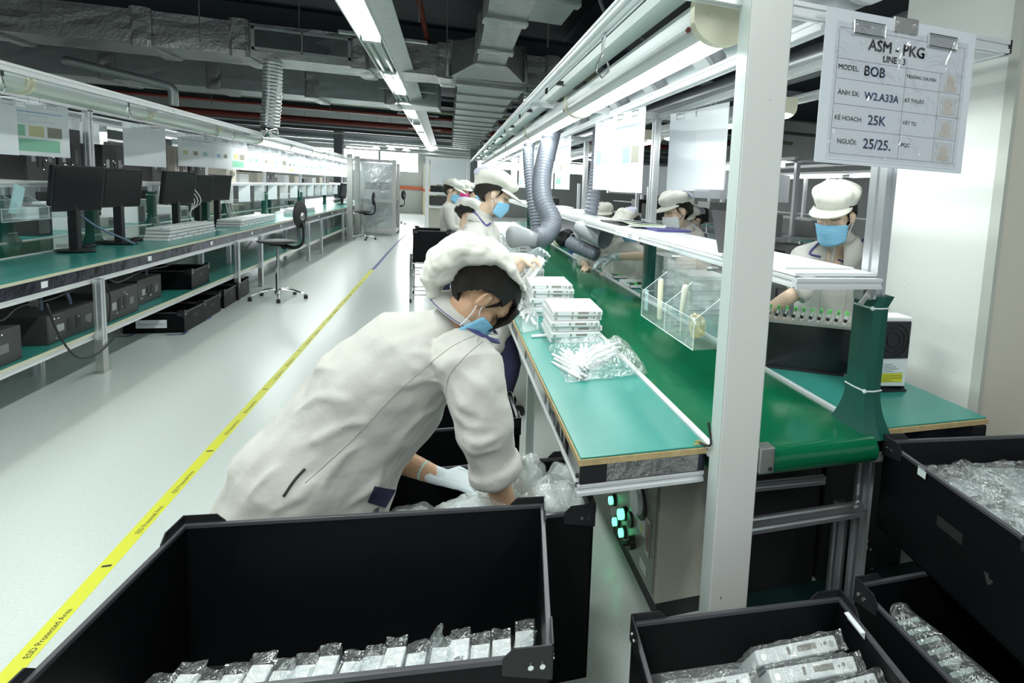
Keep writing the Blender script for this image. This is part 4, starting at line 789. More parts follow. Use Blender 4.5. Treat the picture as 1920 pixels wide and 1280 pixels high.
for i in range(n):
    q = proto if i == 0 else dup(proto, label='white box in a clear bag, number %d from the left in the foreground crate row' % (i+1) if 0 else ('bagged white box in the foreground crate, %s from the left of its row' % ['', 'second', 'third', 'fourth', 'fifth', 'sixth', 'seventh', 'eighth', 'ninth', 'tenth', 'eleventh', 'twelfth', 'thirteenth', 'fourteenth', 'fifteenth', 'sixteenth', 'seventeenth'][i]))
    p = V3((-.395+i*.0497, -.05+.008*math.sin(i*2.1), 0)); p = Rz@p; tl = .20-.018*i+.04*math.sin(i*1.7)
    q.location = (-.206+p.x, 1.3135+p.y-.0, .236+.010*(i % 3 == 1)+.0015*i); q.rotation_euler = (0.0, tl*.6, -.125+.04*math.sin(i*3.1))
for i, (u, v, z, s_) in enumerate(((-.02, 1.30, .43, 1), (.20, 1.27, .42, .5), (-.33, 1.35, .40, .5), (-.17, 1.33, .40, .4))):
    o = obj('bag_tip', MB().limb([(u-.03, v, z-.08), (u, v, z), (u+.02, v, z+.05*s_)], [(.045, .02), (.03, .015), (.004, .003)], 10), M_filmd, smooth=True, label=['crumpled clear bag tip poking up mid row in the foreground crate', 'loose clear film at the right end of the foreground crate row', 'clear film peak over the left boxes of the foreground crate', 'clear film fold left of the middle boxes in the foreground crate'][i], cat='plastic bag'); crumple(o, .03, .03, 2)
# crate being filled by the bending woman
place(crate('black crate full of plastic bags that the bending woman reaches into', .62, .36, .55), (.125, 1.765, 0), -.03)
bags = [((0.34, 1.69, 0.512), (.115, .10, .085), 'large clear bag of white parts at the right front of the middle crate'), ((0.253, 1.8, 0.541), (.07, .06, .10), 'tall milky bag at the back of the middle crate behind the arm'), ((0.389, 1.83, 0.504), (.085, .07, .07), 'clear bag at the back right corner of the middle crate'), ((0.094, 1.68, 0.533), (.12, .07, .048), 'flat milky bag at the front left of the middle crate under the glove'), ((.12, 1.76, .45), (.14, .12, .08), 'milky bag under the woman\'s right hand'), ((-.10, 1.83, .42), (.10, .10, .06), 'milky bag low at the back left of the middle crate')]
for i, (c, r, l) in enumerate(bags):
    t = thing('plastic_bag', l, 'plastic bag', (c[0], c[1], c[2]-r[2]), group='bags in the middle crate')
    o = obj('film', bag_mesh(c, r, i+1, .3, 26), M_filmw, parent=t, smooth=True); crumple(o, .018, .035, 1)
    o = obj('contents', bag_mesh(c, tuple(k*.8 for k in r), i+9, .5, 20), mat('milky_contents', (.80, .86, .85), .5, bump=.6, bscale=30), parent=t, smooth=True); crumple(o, .02, .05, 1)
place(crate('tall black crate standing just behind the middle crate', .52, .30, .575), (.02, 2.36, 0), .02)
# low crate D in front, right
place(crate('low black crate at the bottom edge holding two columns of bagged white cases', .60, .62, .40), (.735, .95, 0), -.10)
d0 = device('bagged white case at the back of the left column in the low front crate', 'bagged cases in the low front crate', film_=True, w_=.235, d_=.15, h=.034)
k = 0; Rd = Matrix.Rotation(-.08, 3, 'Z')
LD = [('left', i) for i in range(4)]+[('right', i) for i in range(5)]
for cside, i in LD:
    q = d0 if k == 0 else dup(d0, label='bagged white case in the %s column of the low front crate, %s from the back' % (cside, ['first', 'second', 'third', 'fourth', 'fifth'][i]))
    x = .60 if cside == 'left' else .885; y = 1.155-.068*i+(.03 if cside == 'right' else -.015)
    q.location = (x+.012*i+.008*math.sin(i*5), y, .27+.012*((i+k) % 2)); q.rotation_euler = (-.95, .02*math.sin(k), -.06+.05*math.sin(k*2.3)); k += 1
obj('packing_layer', MB().obox((.74, 1.02, .20), (.54, .50, .10), Matrix.Rotation(-.1, 3, 'Z')), M_filmw, label='layer of bagged parts beneath the white cases in the low front crate', cat='packing')
obj('paper_tag', MB().obox((1.035, 1.13, .405), (.012, .075, .003), Rd).obox((1.041, 1.13, .397), (.001, .075, .02), Rd), M_paper, label='white paper strip stuck on the rim of the low front crate', cat='tag')
# narrow crate C under the big right crate
place(crate('low black crate half hidden under the big right crate, a clear bag inside', .62, .60, .42), (1.43, .93, 0), -.03)
t = thing('plastic_bag', 'narrow clear bag of cards seen between the two right crates', 'plastic bag', (1.22, 1.0, .3))
o = obj('film', MB().limb([(1.215, 1.16, .375), (1.21, 1.05, .37), (1.215, .82, .37)], [(.03, .025), (.045, .03), (.05, .03)], 14), M_filmd, parent=t, smooth=True); crumple(o, .015, .03, 2)
for i in range(9): obj('card', MB().obox((1.212, 1.13-.035*i, .355), (.07, .012, .05), Matrix.Rotation(.3, 3, 'X')), mat('greenish_card', (.30, .36, .34), .5), parent=t)
# big right crate
place(crate('big black crate at the right edge piled with bagged white cases', .86, .64, .30), (1.785, 1.10, .425), -.125)
s3 = obj('crate_sticker', MB().slab((1.372, 1.30, .722), (-.12, -1, 0), (1, -.12, 0), .03, .012, .001).slab((1.366, 1.262, .72), (.12, 1, 0), (0, 0, -1), .035, .022, .001), M_tie, label='small white tape scrap on the rim of the big right crate', cat='tape')
d1 = device('bagged white case at the back corner of the big right crate', 'bagged cases in the big right crate', film_=True, w_=.25, d_=.17, h=.04)
k = 0
for i in range(4):
    for j in range(3):
        q = d1 if k == 0 else dup(d1, label='bagged case in the big right crate, row %s from back, %s from left' % (['one', 'two', 'three', 'four'][i], ['first', 'second', 'third'][j]))
        p = Matrix.Rotation(-.125, 3, 'Z')@V3((-.27+.27*j, .20-.135*i, 0)); q.location = (1.785+p.x, 1.10+p.y, .575+.02*((k*7) % 3)); q.rotation_euler = (-.25+.15*math.sin(k*1.9), .08*math.sin(k*2.7), -.1+.25*math.sin(k*3.7)); k += 1
obj('packing_layer', MB().obox((1.785, 1.10, .50), (.80, .58, .12), Matrix.Rotation(-.125, 3, 'Z')), mat('milky_packing', (.70, .76, .76), .4, bump=.5, bscale=20), label='milky packing layer under the cases in the big right crate', cat='packing')
o = obj('film_sheet', MB().slab((1.42, .85, .655), (1, -.12, 0), (.12, 1, 0), .78, .56, .002), M_filmd, label='loose crumpled clear film lying over the cases in the big right crate', cat='plastic film')
s_ = o.modifiers.new('s', 'SUBSURF'); s_.subdivision_type = 'SIMPLE'; s_.levels = s_.render_levels = 6; crumple(o, .07, .05, 0)
# small crates on the left
c0 = crate('black crate on the lower left shelf past the computer cases', .46, .50, .19, group='small black crates of the left line'); place(c0, (-2.67, 7.08, .307), .03)
for i, (x, y, l) in enumerate(((-2.53, 6.53, 'black floor crate with a white paper label below the left bench'), (-2.55, 7.0, 'black floor crate just behind the labelled one'), (-2.57, 7.62, 'third black floor crate below the left bench, past the leg'), (-2.58, 8.08, 'farthest black floor crate below the left bench'))):
    q = dup(c0, loc=(x, y, 0), rz=0.02*i, label=l)
    if i == 0:
        pl = obj('paper_label', MB().box((-.13+x, y-.262, .05), (.10+x, y-.258, .125)), M_paper, label='white paper label', cat=None); 
        me = pl.data
        for v in me.vertices: v.co -= V3((x, y, 0))
        pl.parent = q
        tx = obj('label_text', MB().text('Thùng dê water', (x-.115, y-.262, .078), (1, 0, 0), (0, 0, 1), .030), M_greyink)
        for v in tx.data.vertices: v.co -= V3((x, y, 0))
        tx.parent = pl

# ================================================================ CHAIRS
def chair(label, loc, rz, h=.70):
    t = thing('work_stool', label, 'stool', (0, 0, 0), group='black work stools along the left bench')
    hub = obj('pole', MB().cyl((0, 0, .07), (0, 0, .40), .027, 14).cyl((0, 0, .38), (0, 0, h-.03), .016, 12).cyl((0, 0, .05), (0, 0, .12), .04, 14), M_chrome, parent=t, smooth=False)
    for k in range(5):
        a = math.radians(72*k+10); c_, s_ = math.cos(a), math.sin(a)
        lg = obj('leg', MB().limb([(c_*.03, s_*.03, .105), (c_*.17, s_*.17, .10), (c_*.30, s_*.30, .055)], [(.022, .016), (.018, .012), (.014, .009)], 8), M_chrome, parent=t, smooth=True)
        obj('foot_glide', MB().cyl((c_*.30, s_*.30, 0), (c_*.30, s_*.30, .045), .022, 10), M_bk, parent=lg)
    obj('seat', MB().ball((0, 0, h), (.22, .21, .028), 22), M_bk, parent=t, smooth=True)
    obj('seat_plate', MB().box((-.07, -.05, h-.05), (.09, .05, h-.022)).box((.05, -.012, h-.085), (.10, .012, h-.04)), M_blackg, parent=t)
    obj('back_bar', MB().limb(bez([(.04, 0, h-.04), (.20, 0, h-.065), (.29, 0, h+.0), (.30, 0, h+.15), (.275, 0, h+.28)]), [(.028, .012)], 8), M_bk, parent=t, smooth=True)
    obj('backrest', MB().ball((.265, 0, h+.34), (.03, .16, .17), 20), M_bk, parent=t, smooth=True)
    obj('back_plate', MB().ball((.292, 0, h+.32), (.012, .05, .05), 10), M_chrome, parent=t, smooth=True)
    t.location = loc; t.rotation_euler = (0, 0, rz); return t
c0 = chair('nearest black stool with chrome star base beside the left bench', (-1.95, 7.95, 0), -.25)
for loc, rz, l in (((-2.05, 15.9, 0), -.1, 'second black stool beside the left bench'), ((-2.0, 19.8, 0), .2, 'third black stool, just in front of the metal booth'), ((-1.75, 22.0, 0), -.4, 'farthest black stool by the metal booth')): dup(c0, loc=loc, rz=rz, label=l)

# ================================================================ THINGS ON THE RIGHT LINE
e0 = device('bottom white case of the nearest stack on the teal bench', 'nearest stack on the teal bench', w_=.25, d_=.33, h=.0265)
W6 = ['bottom', 'second', 'third', 'fourth', 'fifth', 'sixth', 'seventh', 'eighth', 'ninth', 'tenth', 'eleventh', 'twelfth']
def stack(proto, first, x, y, z, n, h, name, grp, rz=0.02, j=.008, flip=False):
    for i in range(n):
        q = proto if (first and i == 0) else dup(proto)
        q.location = (x+j*math.sin(i*4.1+x*9), y+j*math.cos(i*3.3), z+i*h); q.rotation_euler = (0, 0, rz+.02*math.sin(i*2.9+y))
        q['label'] = 'white case %s in %s' % (W6[i]+' up', name) if i else 'bottom white case in %s' % name; q['group'] = grp
stack(e0, True, .615, 2.90, .75, 6, .0275, 'the nearest stack on the teal bench', 'nearest stack on the teal bench', -.02)
stack(e0, False, .600, 3.50, .75, 7, .0275, 'the second stack on the teal bench', 'second stack on the teal bench', -.05)
stack(e0, False, .560, 4.35, .75, 9, .0275, 'the tall third stack by the standing woman\'s hands', 'third stack on the teal bench', -.1, .012)
stack(e0, False, .585, 5.15, .75, 12, .0275, 'the far stack behind the standing woman\'s hands', 'far stack on the teal bench', 0)
stack(e0, False, .50, 3.98, .75, 4, .0275, 'the short stack left of the tall third stack', 'short stack on the teal bench', -.2, .012)
e1 = thing('white_box', 'x', 'box', (0, 0, 0)); obj('box_body', MB().box((-.13, -.15, 0), (.13, .15, .031)), M_white2, parent=e1, bevel=.003)
obj('print', MB().text('EL 150-21', (-.131, .05, .011), (0, -1, 0), (0, 0, 1), .010), M_greyink, parent=e1); obj('print', MB().text('60-15', (-.05, -.151, .012), (1, 0, 0), (0, 0, 1), .010), M_greyink, parent=e1)
def stackb(first, x, y, z, n, name, grp, rz):
    for i in range(n):
        q = e1 if (first and i == 0) else dup(e1)
        q.location = (x+.004*math.sin(i*4.1), y+.005*math.cos(i*3.3), z+i*.032); q.rotation_euler = (0, 0, rz+.015*math.sin(i*2.9))
        q['label'] = 'flat white box, %s up, in %s' % (W6[i], name); q['group'] = grp
stackb(True, 1.60, 3.98, .75, 10, 'the tall stack under the shelf on the right bench', 'tall box stack on the right bench', .02)
stackb(False, 1.60, 3.45, .75, 8, 'the stack behind the acrylic bin on the right bench', 'box stack behind the acrylic bin', -.05)
stackb(False, 1.56, 5.2, .75, 5, 'the low stack past the second shelf post', 'far box stack on the right bench', .1)
# loose opened cases with boards by the gloved hand
for i, (x, y, l) in enumerate(((1.50, 4.45, 'opened white case lying on the right bench just before the gloved hand'), (1.50, 4.95, 'opened white case with a circuit board under the gloved hand'), (1.70, 4.75, 'opened white case with black parts right of the gloved hand'), (1.62, 5.5, 'opened white case with a board far along the right bench'), (1.5, 6.4, 'far opened white case beside the blue can'))):
    t = thing('opened_case', l, 'device case', (x, y, .75), group='opened cases on the right bench')
    obj('tray', MB().box((x-.12, y-.15, .75), (x+.12, y+.15, .756)).box((x-.12, y-.15, .75), (x-.115, y+.15, .78)).box((x+.115, y-.15, .75), (x+.12, y+.15, .78)).box((x-.12, y-.15, .75), (x+.12, y-.145, .78)).box((x-.12, y+.145, .75), (x+.12, y+.15, .78)), M_white2, parent=t)
    obj('circuit_board', MB().box((x-.09, y-.1, .758), (x+.07, y+.1, .762)), M_pcb, parent=t)
    for k in range(4): obj('chip', MB().box((x-.08+.04*k, y-.06+.03*k, .762), (x-.055+.04*k, y-.02+.03*k, .774)), (M_bk, M_green, M_bk, M_steel)[k], parent=t)
# bag of white sticks
t = thing('plastic_bag', 'clear bag of white sticks lying on the near end of the teal bench', 'plastic bag', (.60, 2.35, .75))
def bagquad(P, zt, seed, N=26):
    b = MB(); vs = []; fs = []
    for j in range(N+1):
        for i in range(N+1):
            u, v = i/N, j/N; p = V3(P[0]).lerp(V3(P[1]), u).lerp(V3(P[3]).lerp(V3(P[2]), u), v); e = (min(u, 1-u, v, 1-v)*4); e = min(1, e)**.5
            z = zt*e*(.75+.6*noise.noise(V3((u*5+seed, v*5, 0))))+.012*abs(noise.noise(V3((u*14, v*14, seed)))); vs.append(p+V3((0, 0, .002+max(0, z))))
    fs = [(j*(N+1)+i, j*(N+1)+i+1, (j+1)*(N+1)+i+1, (j+1)*(N+1)+i) for j in range(N) for i in range(N)]
    return b.add(vs, fs)
crumple(obj('film', bagquad([(.445, 2.14, .75), (.80, 2.18, .757), (.845, 2.60, .757), (.455, 2.66, .75)], .095, 3), M_film, parent=t, smooth=True), .012, .02, 1)
st0 = obj('white_stick', MB().limb([(0, -.135, .006), (0, -.115, .006), (0, -.11, .006), (0, .02, .006), (0, .135, .005)], [.004, .005, .0075, .0085, .005], 8), M_white, smooth=True, label='white plastic stick lying in the clear bag on the teal bench', cat='stick', group='white sticks in the clear bag')
for i in range(46):
    f_ = i/46; q = st0 if i == 0 else dup(st0); a = .30-1.25*f_+rnd.uniform(-.08, .08)
    q.location = (.485+.15*f_+.03*(i % 3)*f_+rnd.uniform(-.01, .01), 2.30+.12*f_+rnd.uniform(-.02, .03), .752+.011*(i % 5)); q.rotation_euler = (rnd.uniform(-.03, .05), 0, a)
t = thing('plastic_bag', 'crumpled clear bag of small parts between the bending woman\'s cap and the stacks', 'plastic bag', (.43, 3.2, .75))
crumple(obj('film', bagquad([(.37, 2.95, .75), (.47, 3.0, .75), (.56, 3.9, .75), (.38, 3.9, .75)], .10, 8), M_film, parent=t, smooth=True), .02, .02, 1)
for i in range(10): obj('part', MB().limb([(.40+rnd.uniform(0, .06), 3.1+i*.07, .765), (.42+rnd.uniform(0, .06), 3.2+i*.07, .77)], [.008], 8), M_white, parent=t, smooth=True)
obj('white_stick', MB().limb([(.415, 2.86, .757), (.50, 2.87, .757)], [.008, .010], 10), M_white, smooth=True, label='single white stick lying left of the nearest stack', cat='stick')
obj('crumb', MB().ball((.725, 2.62, .754), (.006, .008, .004), 8), M_white, label='tiny white plastic scrap on the teal bench beside the rail', cat='scrap')
# acrylic bin on the right shelf
ab = acrylic_bin('clear acrylic pocket bin hanging under the white shelf over the belt', .90, 1.022, 1.97, 2.60, .915, 1.13, 1.262, 2, facing=-1, low=.12)
for y in (2.1, 2.5): obj('fixing_bolt', MB().cyl((1.02, y, 1.215), (.998, y, 1.215), .008, 12), M_steel, parent=ab)
obj('marker_pen', MB().limb([(.95, 2.48, .93), (.955, 2.50, 1.10)], [.012, .014], 12), mat('pale_yellow', (.75, .75, .55), .4), smooth=True, label='pale yellow curved tube standing in the right acrylic bin', cat='tool')
obj('screwdriver', MB().limb([(.95, 2.22, .92), (.95, 2.22, 1.0)], [.003, .003], 8).limb([(.95, 2.22, 1.0), (.952, 2.2, 1.12)], [.010, .014], 12), mat('pale_handle', (.75, .78, .66), .4), smooth=True, label='screwdriver with a pale handle standing in the right acrylic bin', cat='screwdriver')
crumple(obj('yellow_packet', bag_mesh((.96, 2.08, .985), (.03, .05, .05), 5, .5), film('yellow_film', (.95, .85, .45), .12, .2), smooth=True, label='crumpled yellow film packet in the right acrylic bin', cat='packet'), .02, .03, 1)
obj('card', MB().box((.905, 2.53, .95), (.907, 2.575, 1.05)), PR[4], label='small printed card in the left pocket of the right acrylic bin', cat='card')
# things on the shelf
obj('white_sheet', MB().box((1.06, 1.63, 1.283), (1.335, 2.5, 1.288)), M_paper, label='large white sheet lying on the near end of the shelf', cat='sheet')
obj('black_board', MB().add([(1.005, 2.02, 1.29), (1.14, 1.93, 1.29), (1.13, 2.15, 1.452), (1.05, 2.2, 1.452), (1.015, 2.04, 1.29), (1.15, 1.95, 1.29), (1.135, 2.16, 1.452), (1.055, 2.21, 1.452)], [(0,1,2,3), (7,6,5,4), (0,4,5,1), (1,5,6,2), (2,6,7,3), (3,7,4,0)]), M_bk, label='black board leaning on the shelf just left of the steel post', cat='board')
t = thing('paper_folder', 'open black folder with papers lying on the shelf', 'folder', (1.25, 3.8, 1.283))
obj('cover', MB().box((1.10, 3.75, 1.283), (1.38, 4.25, 1.293)), M_bk, parent=t); obj('cover', MB().box((1.20, 3.25, 1.283), (1.42, 3.55, 1.296)), M_piping, parent=t)
for i in range(4): obj('paper', MB().obox((1.26, 3.6+.1*i, 1.298+.004*i), (.24, .34, .002), Matrix.Rotation(.3*i-.4, 3, 'Z')@Matrix.Rotation(.03*i, 3, 'Y')), (M_paper, mat('pale_green_paper', (.62, .82, .5), .5), M_paper, M_paper)[i], parent=t)
for i, (y, l) in enumerate(((5.3, 'flat white boxes on the shelf behind the second post'), (6.3, 'white boxes farther along the shelf'))):
    obj('flat_box', MB().box((1.08, y, 1.283), (1.32, y+.5, 1.32)), M_white, bevel=.003, label=l, cat='box')
obj('black_box', MB().box((1.08, 7.2, 1.283), (1.32, 7.6, 1.40)), M_blackg, bevel=.006, label='black box with a white sticker on the shelf by the thick hose', cat='box')
t = thing('can', 'blue can with a wire handle on the right bench under the shelf', 'can', (1.47, 6.9, .75))
obj('body', MB().cyl((1.47, 6.9, .75), (1.47, 6.9, .90), .06, 18), M_bluep, parent=t); obj('handle', MB().tube(bez([(1.41, 6.9, .89), (1.43, 6.9, .97), (1.51, 6.9, .97), (1.53, 6.9, .89)]), .005, 6), M_tie, parent=t); obj('sticker', MB().box((1.43, 6.836, .85), (1.50, 6.84, .88)), M_paper, parent=t)
crumple(obj('tool_bag', bag_mesh((1.50, 7.6, .86), (.13, .12, .12), 4, .4), M_bk, smooth=True, label='black bag on the right bench behind the blue can', cat='bag'), .03, .08, 1)
obj('tape_roll', MB().cyl((1.45, 7.9, .75), (1.45, 7.9, .80), .06, 18), M_wally, label='roll of yellow tape on the right bench by the black bag', cat='tape roll')
# display with a rack of green tipped boards
t = thing('display_rack', 'black display box with a silver ledge on the right bench in front of the woman', 'display', (1.545, 2.12, .75)); u = V3((.29, -.18, 0)).normalized(); Rr = Matrix((u, V3((-u.y, u.x, 0)), V3((0, 0, 1)))).transposed()
cc = V3((1.545, 2.14, 0))
obj('screen_body', MB().obox(cc+V3((0, 0, .86)), (.36, .035, .205), Rr), M_screen, parent=t, bevel=.004); obj('ledge', MB().obox(cc+V3((.0, .02, .970)), (.42, .12, .012), Rr), M_steel, parent=t)
obj('foot', MB().obox(cc+V3((0, .02, .755)), (.34, .10, .01), Rr), M_bk, parent=t)
gb = thing('green_tipped_board', 'x', 'circuit board', (0, 0, 0), group='green tipped boards on the ledge')
obj('board', MB().box((-.003, -.012, 0), (.003, .012, .055)), M_white2, parent=gb); obj('green_tip', MB().box((-.006, -.012, .042), (.006, .008, .062)), M_green, parent=gb); obj('connector', MB().box((-.008, -.014, .012), (.006, -.004, .026)), M_bk, parent=gb)
obj('wire', MB().tube(bez([(.003, -.01, .05), (.016, -.014, .035), (.012, -.012, .012), (.002, -.01, .006)]), .0015, 5), M_cablew, parent=gb)
for i in range(10):
    q = gb if i == 0 else dup(gb); p = cc+u*(-.19+.037*i)+V3((0, 0, .976)); q.location = p; q.rotation_euler = (0, .22, -.5+.1*math.sin(i*3))
    q['label'] = 'green tipped board in a row on the silver ledge, %s from the left' % ['first', 'second', 'third', 'fourth', 'fifth', 'sixth', 'seventh', 'eighth', 'ninth', 'tenth'][i]
# ionising blower
t = thing('ionising_blower', 'white blower with a black fan grille behind the green wrapped post', 'blower', (1.68, 1.86, .75)); Rb = Matrix.Rotation(-.10, 3, 'Z')
bc = V3((1.70, 1.87, .92))
obj('housing', MB().obox(bc, (.21, .10, .29), Rb@Matrix.Rotation(.03, 3, 'Y')), M_white, parent=t, bevel=.006); q = obj('fan_grille', MB().obox(bc+Rb@V3((.02, -.052, .05)), (.155, .008, .155), Rb), M_bk, parent=t, bevel=.006)
b = MB()
for r in (.03, .05, .07): b.tube([bc+Rb@V3((.02+r*math.cos(a*.3927), -.058, .05+r*math.sin(a*.3927))) for a in range(17)], .002, 5)
obj('ring', b, M_blackg, parent=q); obj('stand', MB().obox(bc+V3((-.105, 0, -.09)), (.012, .09, .16), Rb@Matrix.Rotation(.12, 3, 'Y')).obox(bc+V3((.105, 0, -.09)), (.012, .09, .16), Rb).obox(bc+V3((0, 0, -.165)), (.22, .10, .008), Rb), M_bk, parent=t)
obj('knob', MB().cyl(bc+V3((-.11, -.0, -.02)), bc+V3((-.135, -.0, -.02)), .022, 14), M_bk, parent=t)
q = obj('rating_label', MB().obox(bc+Rb@V3((.03, -.052, -.065)), (.10, .003, .045), Rb), M_paper, parent=t)
obj('yellow_label', MB().obox(bc+Rb@V3((.03, -.052, -.108)), (.10, .003, .036), Rb), M_laby, parent=t)
b = MB(); ux = Rb@V3((1, 0, 0))
for k, s_ in enumerate(('SIMCO ION', 'MODEL: XC2-220', 'INPUT VOLTAGE 24V', 'S/N: 2100-2210')): b.text(s_, bc+Rb@V3((-.012, -.0538, -.055-.009*k)), ux, (0, 0, 1), .0075)
for k, s_ in enumerate(('CAUTION: HIGH VOLTAGE', 'DO NOT OPEN THE COVER', 'SEE MANUAL')): b.text(s_, bc+Rb@V3((-.012, -.0538, -.102-.010*k)), ux, (0, 0, 1), .0072)
obj('label_text', b, M_ink, parent=q)
# printed boards over the belt (right line)
clipboard('nearest printed board with photos hanging over the belt', (1.045, 3.46, 2.01), (.10, -1, 0), .52, .50, seed=7, group='boards over the belt')
clipboard('second printed board with photos, left of the nearest one over the belt', (1.045, 3.98, 2.02), (.05, -1, 0), .54, .50, seed=12, group='boards over the belt')
clipboard('blank translucent board hanging above the masked woman', (1.376, 3.25, 2.02), (.2, -1, 0), .46, .48, prints=False, group='boards over the belt')
clipboard('board behind the blank one, its edge showing a teal picture', (1.40, 3.0, 2.02), (.1, -1, 0), .34, .47, prints=False, clips=False, group='boards over the belt')
for i, y in enumerate((5.6, 6.5, 7.6, 8.8, 10.0)): clipboard('printed board over the belt past the thick hose, %s of those' % ORD[i].replace('nearest', 'closest'), (1.045, y, 2.01), (.08, -1, 0), .55, .50, seed=15+i, group='boards over the belt')
clipboard('white board hanging at the right rail just left of the steel post', (1.385, 2.42, 1.70), (.05, -1, 0), .24, .40, prints=False, clips=False, group='boards over the belt')
# the big sign board
t = thing('sign_board', 'white sign board with a laminated ASM - PKG LINE 3 sheet hanging from the frame', 'sign', (1.29, 1.44, 1.84)); Y0 = 1.445
ux = V3((1, 0, 0)); uz = V3((0, 0, 1))
obj('board', MB().slab((1.007, Y0, 1.623), ux, uz, .561, .438, .003), mat('sign_board_white', (.72, .76, .82), .35), parent=t, bevel=.002)
sh = obj('sheet', MB().slab((1.045, Y0-.0035, 1.635), ux, uz, .49, .385, .0008), mat('sheet_white', (.74, .77, .84), .4), parent=t)
b = MB(); yl = Y0-.0046
def ln(x0, z0, x1, z1, tk=.0009): b.box((min(x0, x1)-tk/2, yl-.0002, min(z0, z1)-tk/2), (max(x0, x1)+tk/2, yl, max(z0, z1)+tk/2))
XA, XB = 1.055, 1.525
for z in (2.01, 1.924, 1.868, 1.795, 1.725, 1.652): ln(XA, z, XB, z)
ln(XA, 1.652, XA, 2.01); ln(XB, 1.652, XB, 2.01); ln(1.305, 1.652, 1.305, 1.924); ln(1.44, 1.652, 1.44, 1.924)
b.text('MODEL:', (1.060, yl, 1.893), ux, uz, .021, bold=.0004).text('ÀNH SX:', (1.066, yl, 1.822), ux, uz, .020, bold=.0004).text('KÉ HOACH:', (1.062, yl, 1.750), ux, uz, .0185, bold=.0004).text('NGUÒI:', (1.078, yl, 1.682), ux, uz, .020, bold=.0004)
b.text('TRUÓNG CHUYÈN', (1.308, yl, 1.896), ux, uz, .0135, bold=.0003).text('KÝ THUÂT', (1.310, yl, 1.825), ux, uz, .0155, bold=.0003).text('VÂT TU', (1.310, yl, 1.757), ux, uz, .0155, bold=.0003).text('IPQC', (1.310, yl, 1.690), ux, uz, .0165, bold=.0003)
obj('form_lines', b, M_ink, parent=sh)
b = MB().text('ASM - PKG', (1.158, yl-.0002, 1.958), ux, uz, .045, bold=.0022).text('LINE : 3', (1.214, yl-.0002, 1.931), ux, uz, .026, bold=.0012); obj('title_lettering', b, mat('title_grey', (.24, .23, .23), .4), parent=sh)
b = MB().text('BOB', (1.150, yl-.0003, 1.885), ux, uz, .040, bold=.0012).text('W2.A33A', (1.160, yl-.0003, 1.817), ux, uz, .031, bold=.0012).text('25K', (1.180, yl-.0003, 1.745), ux, uz, .040, bold=.0012).text('25/25.', (1.170, yl-.0003, 1.674), ux, uz, .042, bold=.0012); obj('handwriting', b, M_bluink, parent=sh)
for z in (1.872, 1.80, 1.73, 1.657): 
    q = obj('photo', MB().box((1.447, yl-.0006, z), (1.515, yl, z+.058)), (PR[5], M_wallshade)[0], parent=sh); obj('figure', MB().ball((1.481, yl-.0012, z+.032), (.016, .0006, .018), 10).box((1.458, yl-.0014, z+.002), (1.504, yl-.0008, z+.018)), mat('photo_skin', (.66, .59, .54), .5), parent=q)
f = obj('laminate', MB().slab((1.042, yl-.0035, 1.640), ux, uz, .492, .385, .0004), film('laminate_film', (1, 1, 1), .0, .10, .08, .5, 9), parent=t)
s_ = f.modifiers.new('s', 'SUBSURF'); s_.subdivision_type = 'SIMPLE'; s_.levels = s_.render_levels = 5; crumple(f, .004, .10, 0)
for x in (1.155, 1.43):
    q = obj('clip', MB().tube([(x-.055, Y0-.008, 2.034), (x-.055, Y0-.010, 1.998), (x+.055, Y0-.010, 1.998), (x+.055, Y0-.008, 2.034), (x-.055, Y0-.008, 2.034)], .0028, 6).box((x-.052, Y0-.008, 1.999), (x+.052, Y0-.004, 2.028)), M_chrome, parent=t)
obj('hanger_plate', MB().box((1.243, Y0-.007, 2.022), (1.333, Y0+.002, 2.068)), M_steel, parent=t, bevel=.002)
obj('bolt', MB().cyl((1.257, Y0-.006, 2.047), (1.257, Y0-.012, 2.047), .006, 10).cyl((1.320, Y0-.006, 2.047), (1.320, Y0-.012, 2.047), .006, 10), M_chrome, parent=t)

# ================================================================ BACKGROUND
# wheeled cart with a black crate behind the standing woman
t = thing('wire_cart', 'chrome wire cart in the aisle carrying a black crate', 'cart', (-.2, 7.9, 0))
for x in (-.43, .05):
    for y in (7.6, 8.2): obj('leg', MB().cyl((x, y, .05), (x, y, .62 if 1 else 1), .016, 10), M_chrome, parent=t)
for z in (.10, .36, .50): obj('wire_shelf', MB().tube([(-.43, 7.6, z), (.05, 7.6, z), (.05, 8.2, z), (-.43, 8.2, z), (-.43, 7.6, z)], .009, 6).tube([(-.43, 7.9, z), (.05, 7.9, z)], .006, 6), M_chrome, parent=t)
for x in (-.43, .05):
    for y in (7.6, 8.2): obj('caster', MB().cyl((x-.012, y, .03), (x+.012, y, .03), .03, 12), M_bk, parent=t)
place(crate('black crate on the chrome cart in the aisle', .44, .52, .40), (-.19, 7.86, .51), 0)
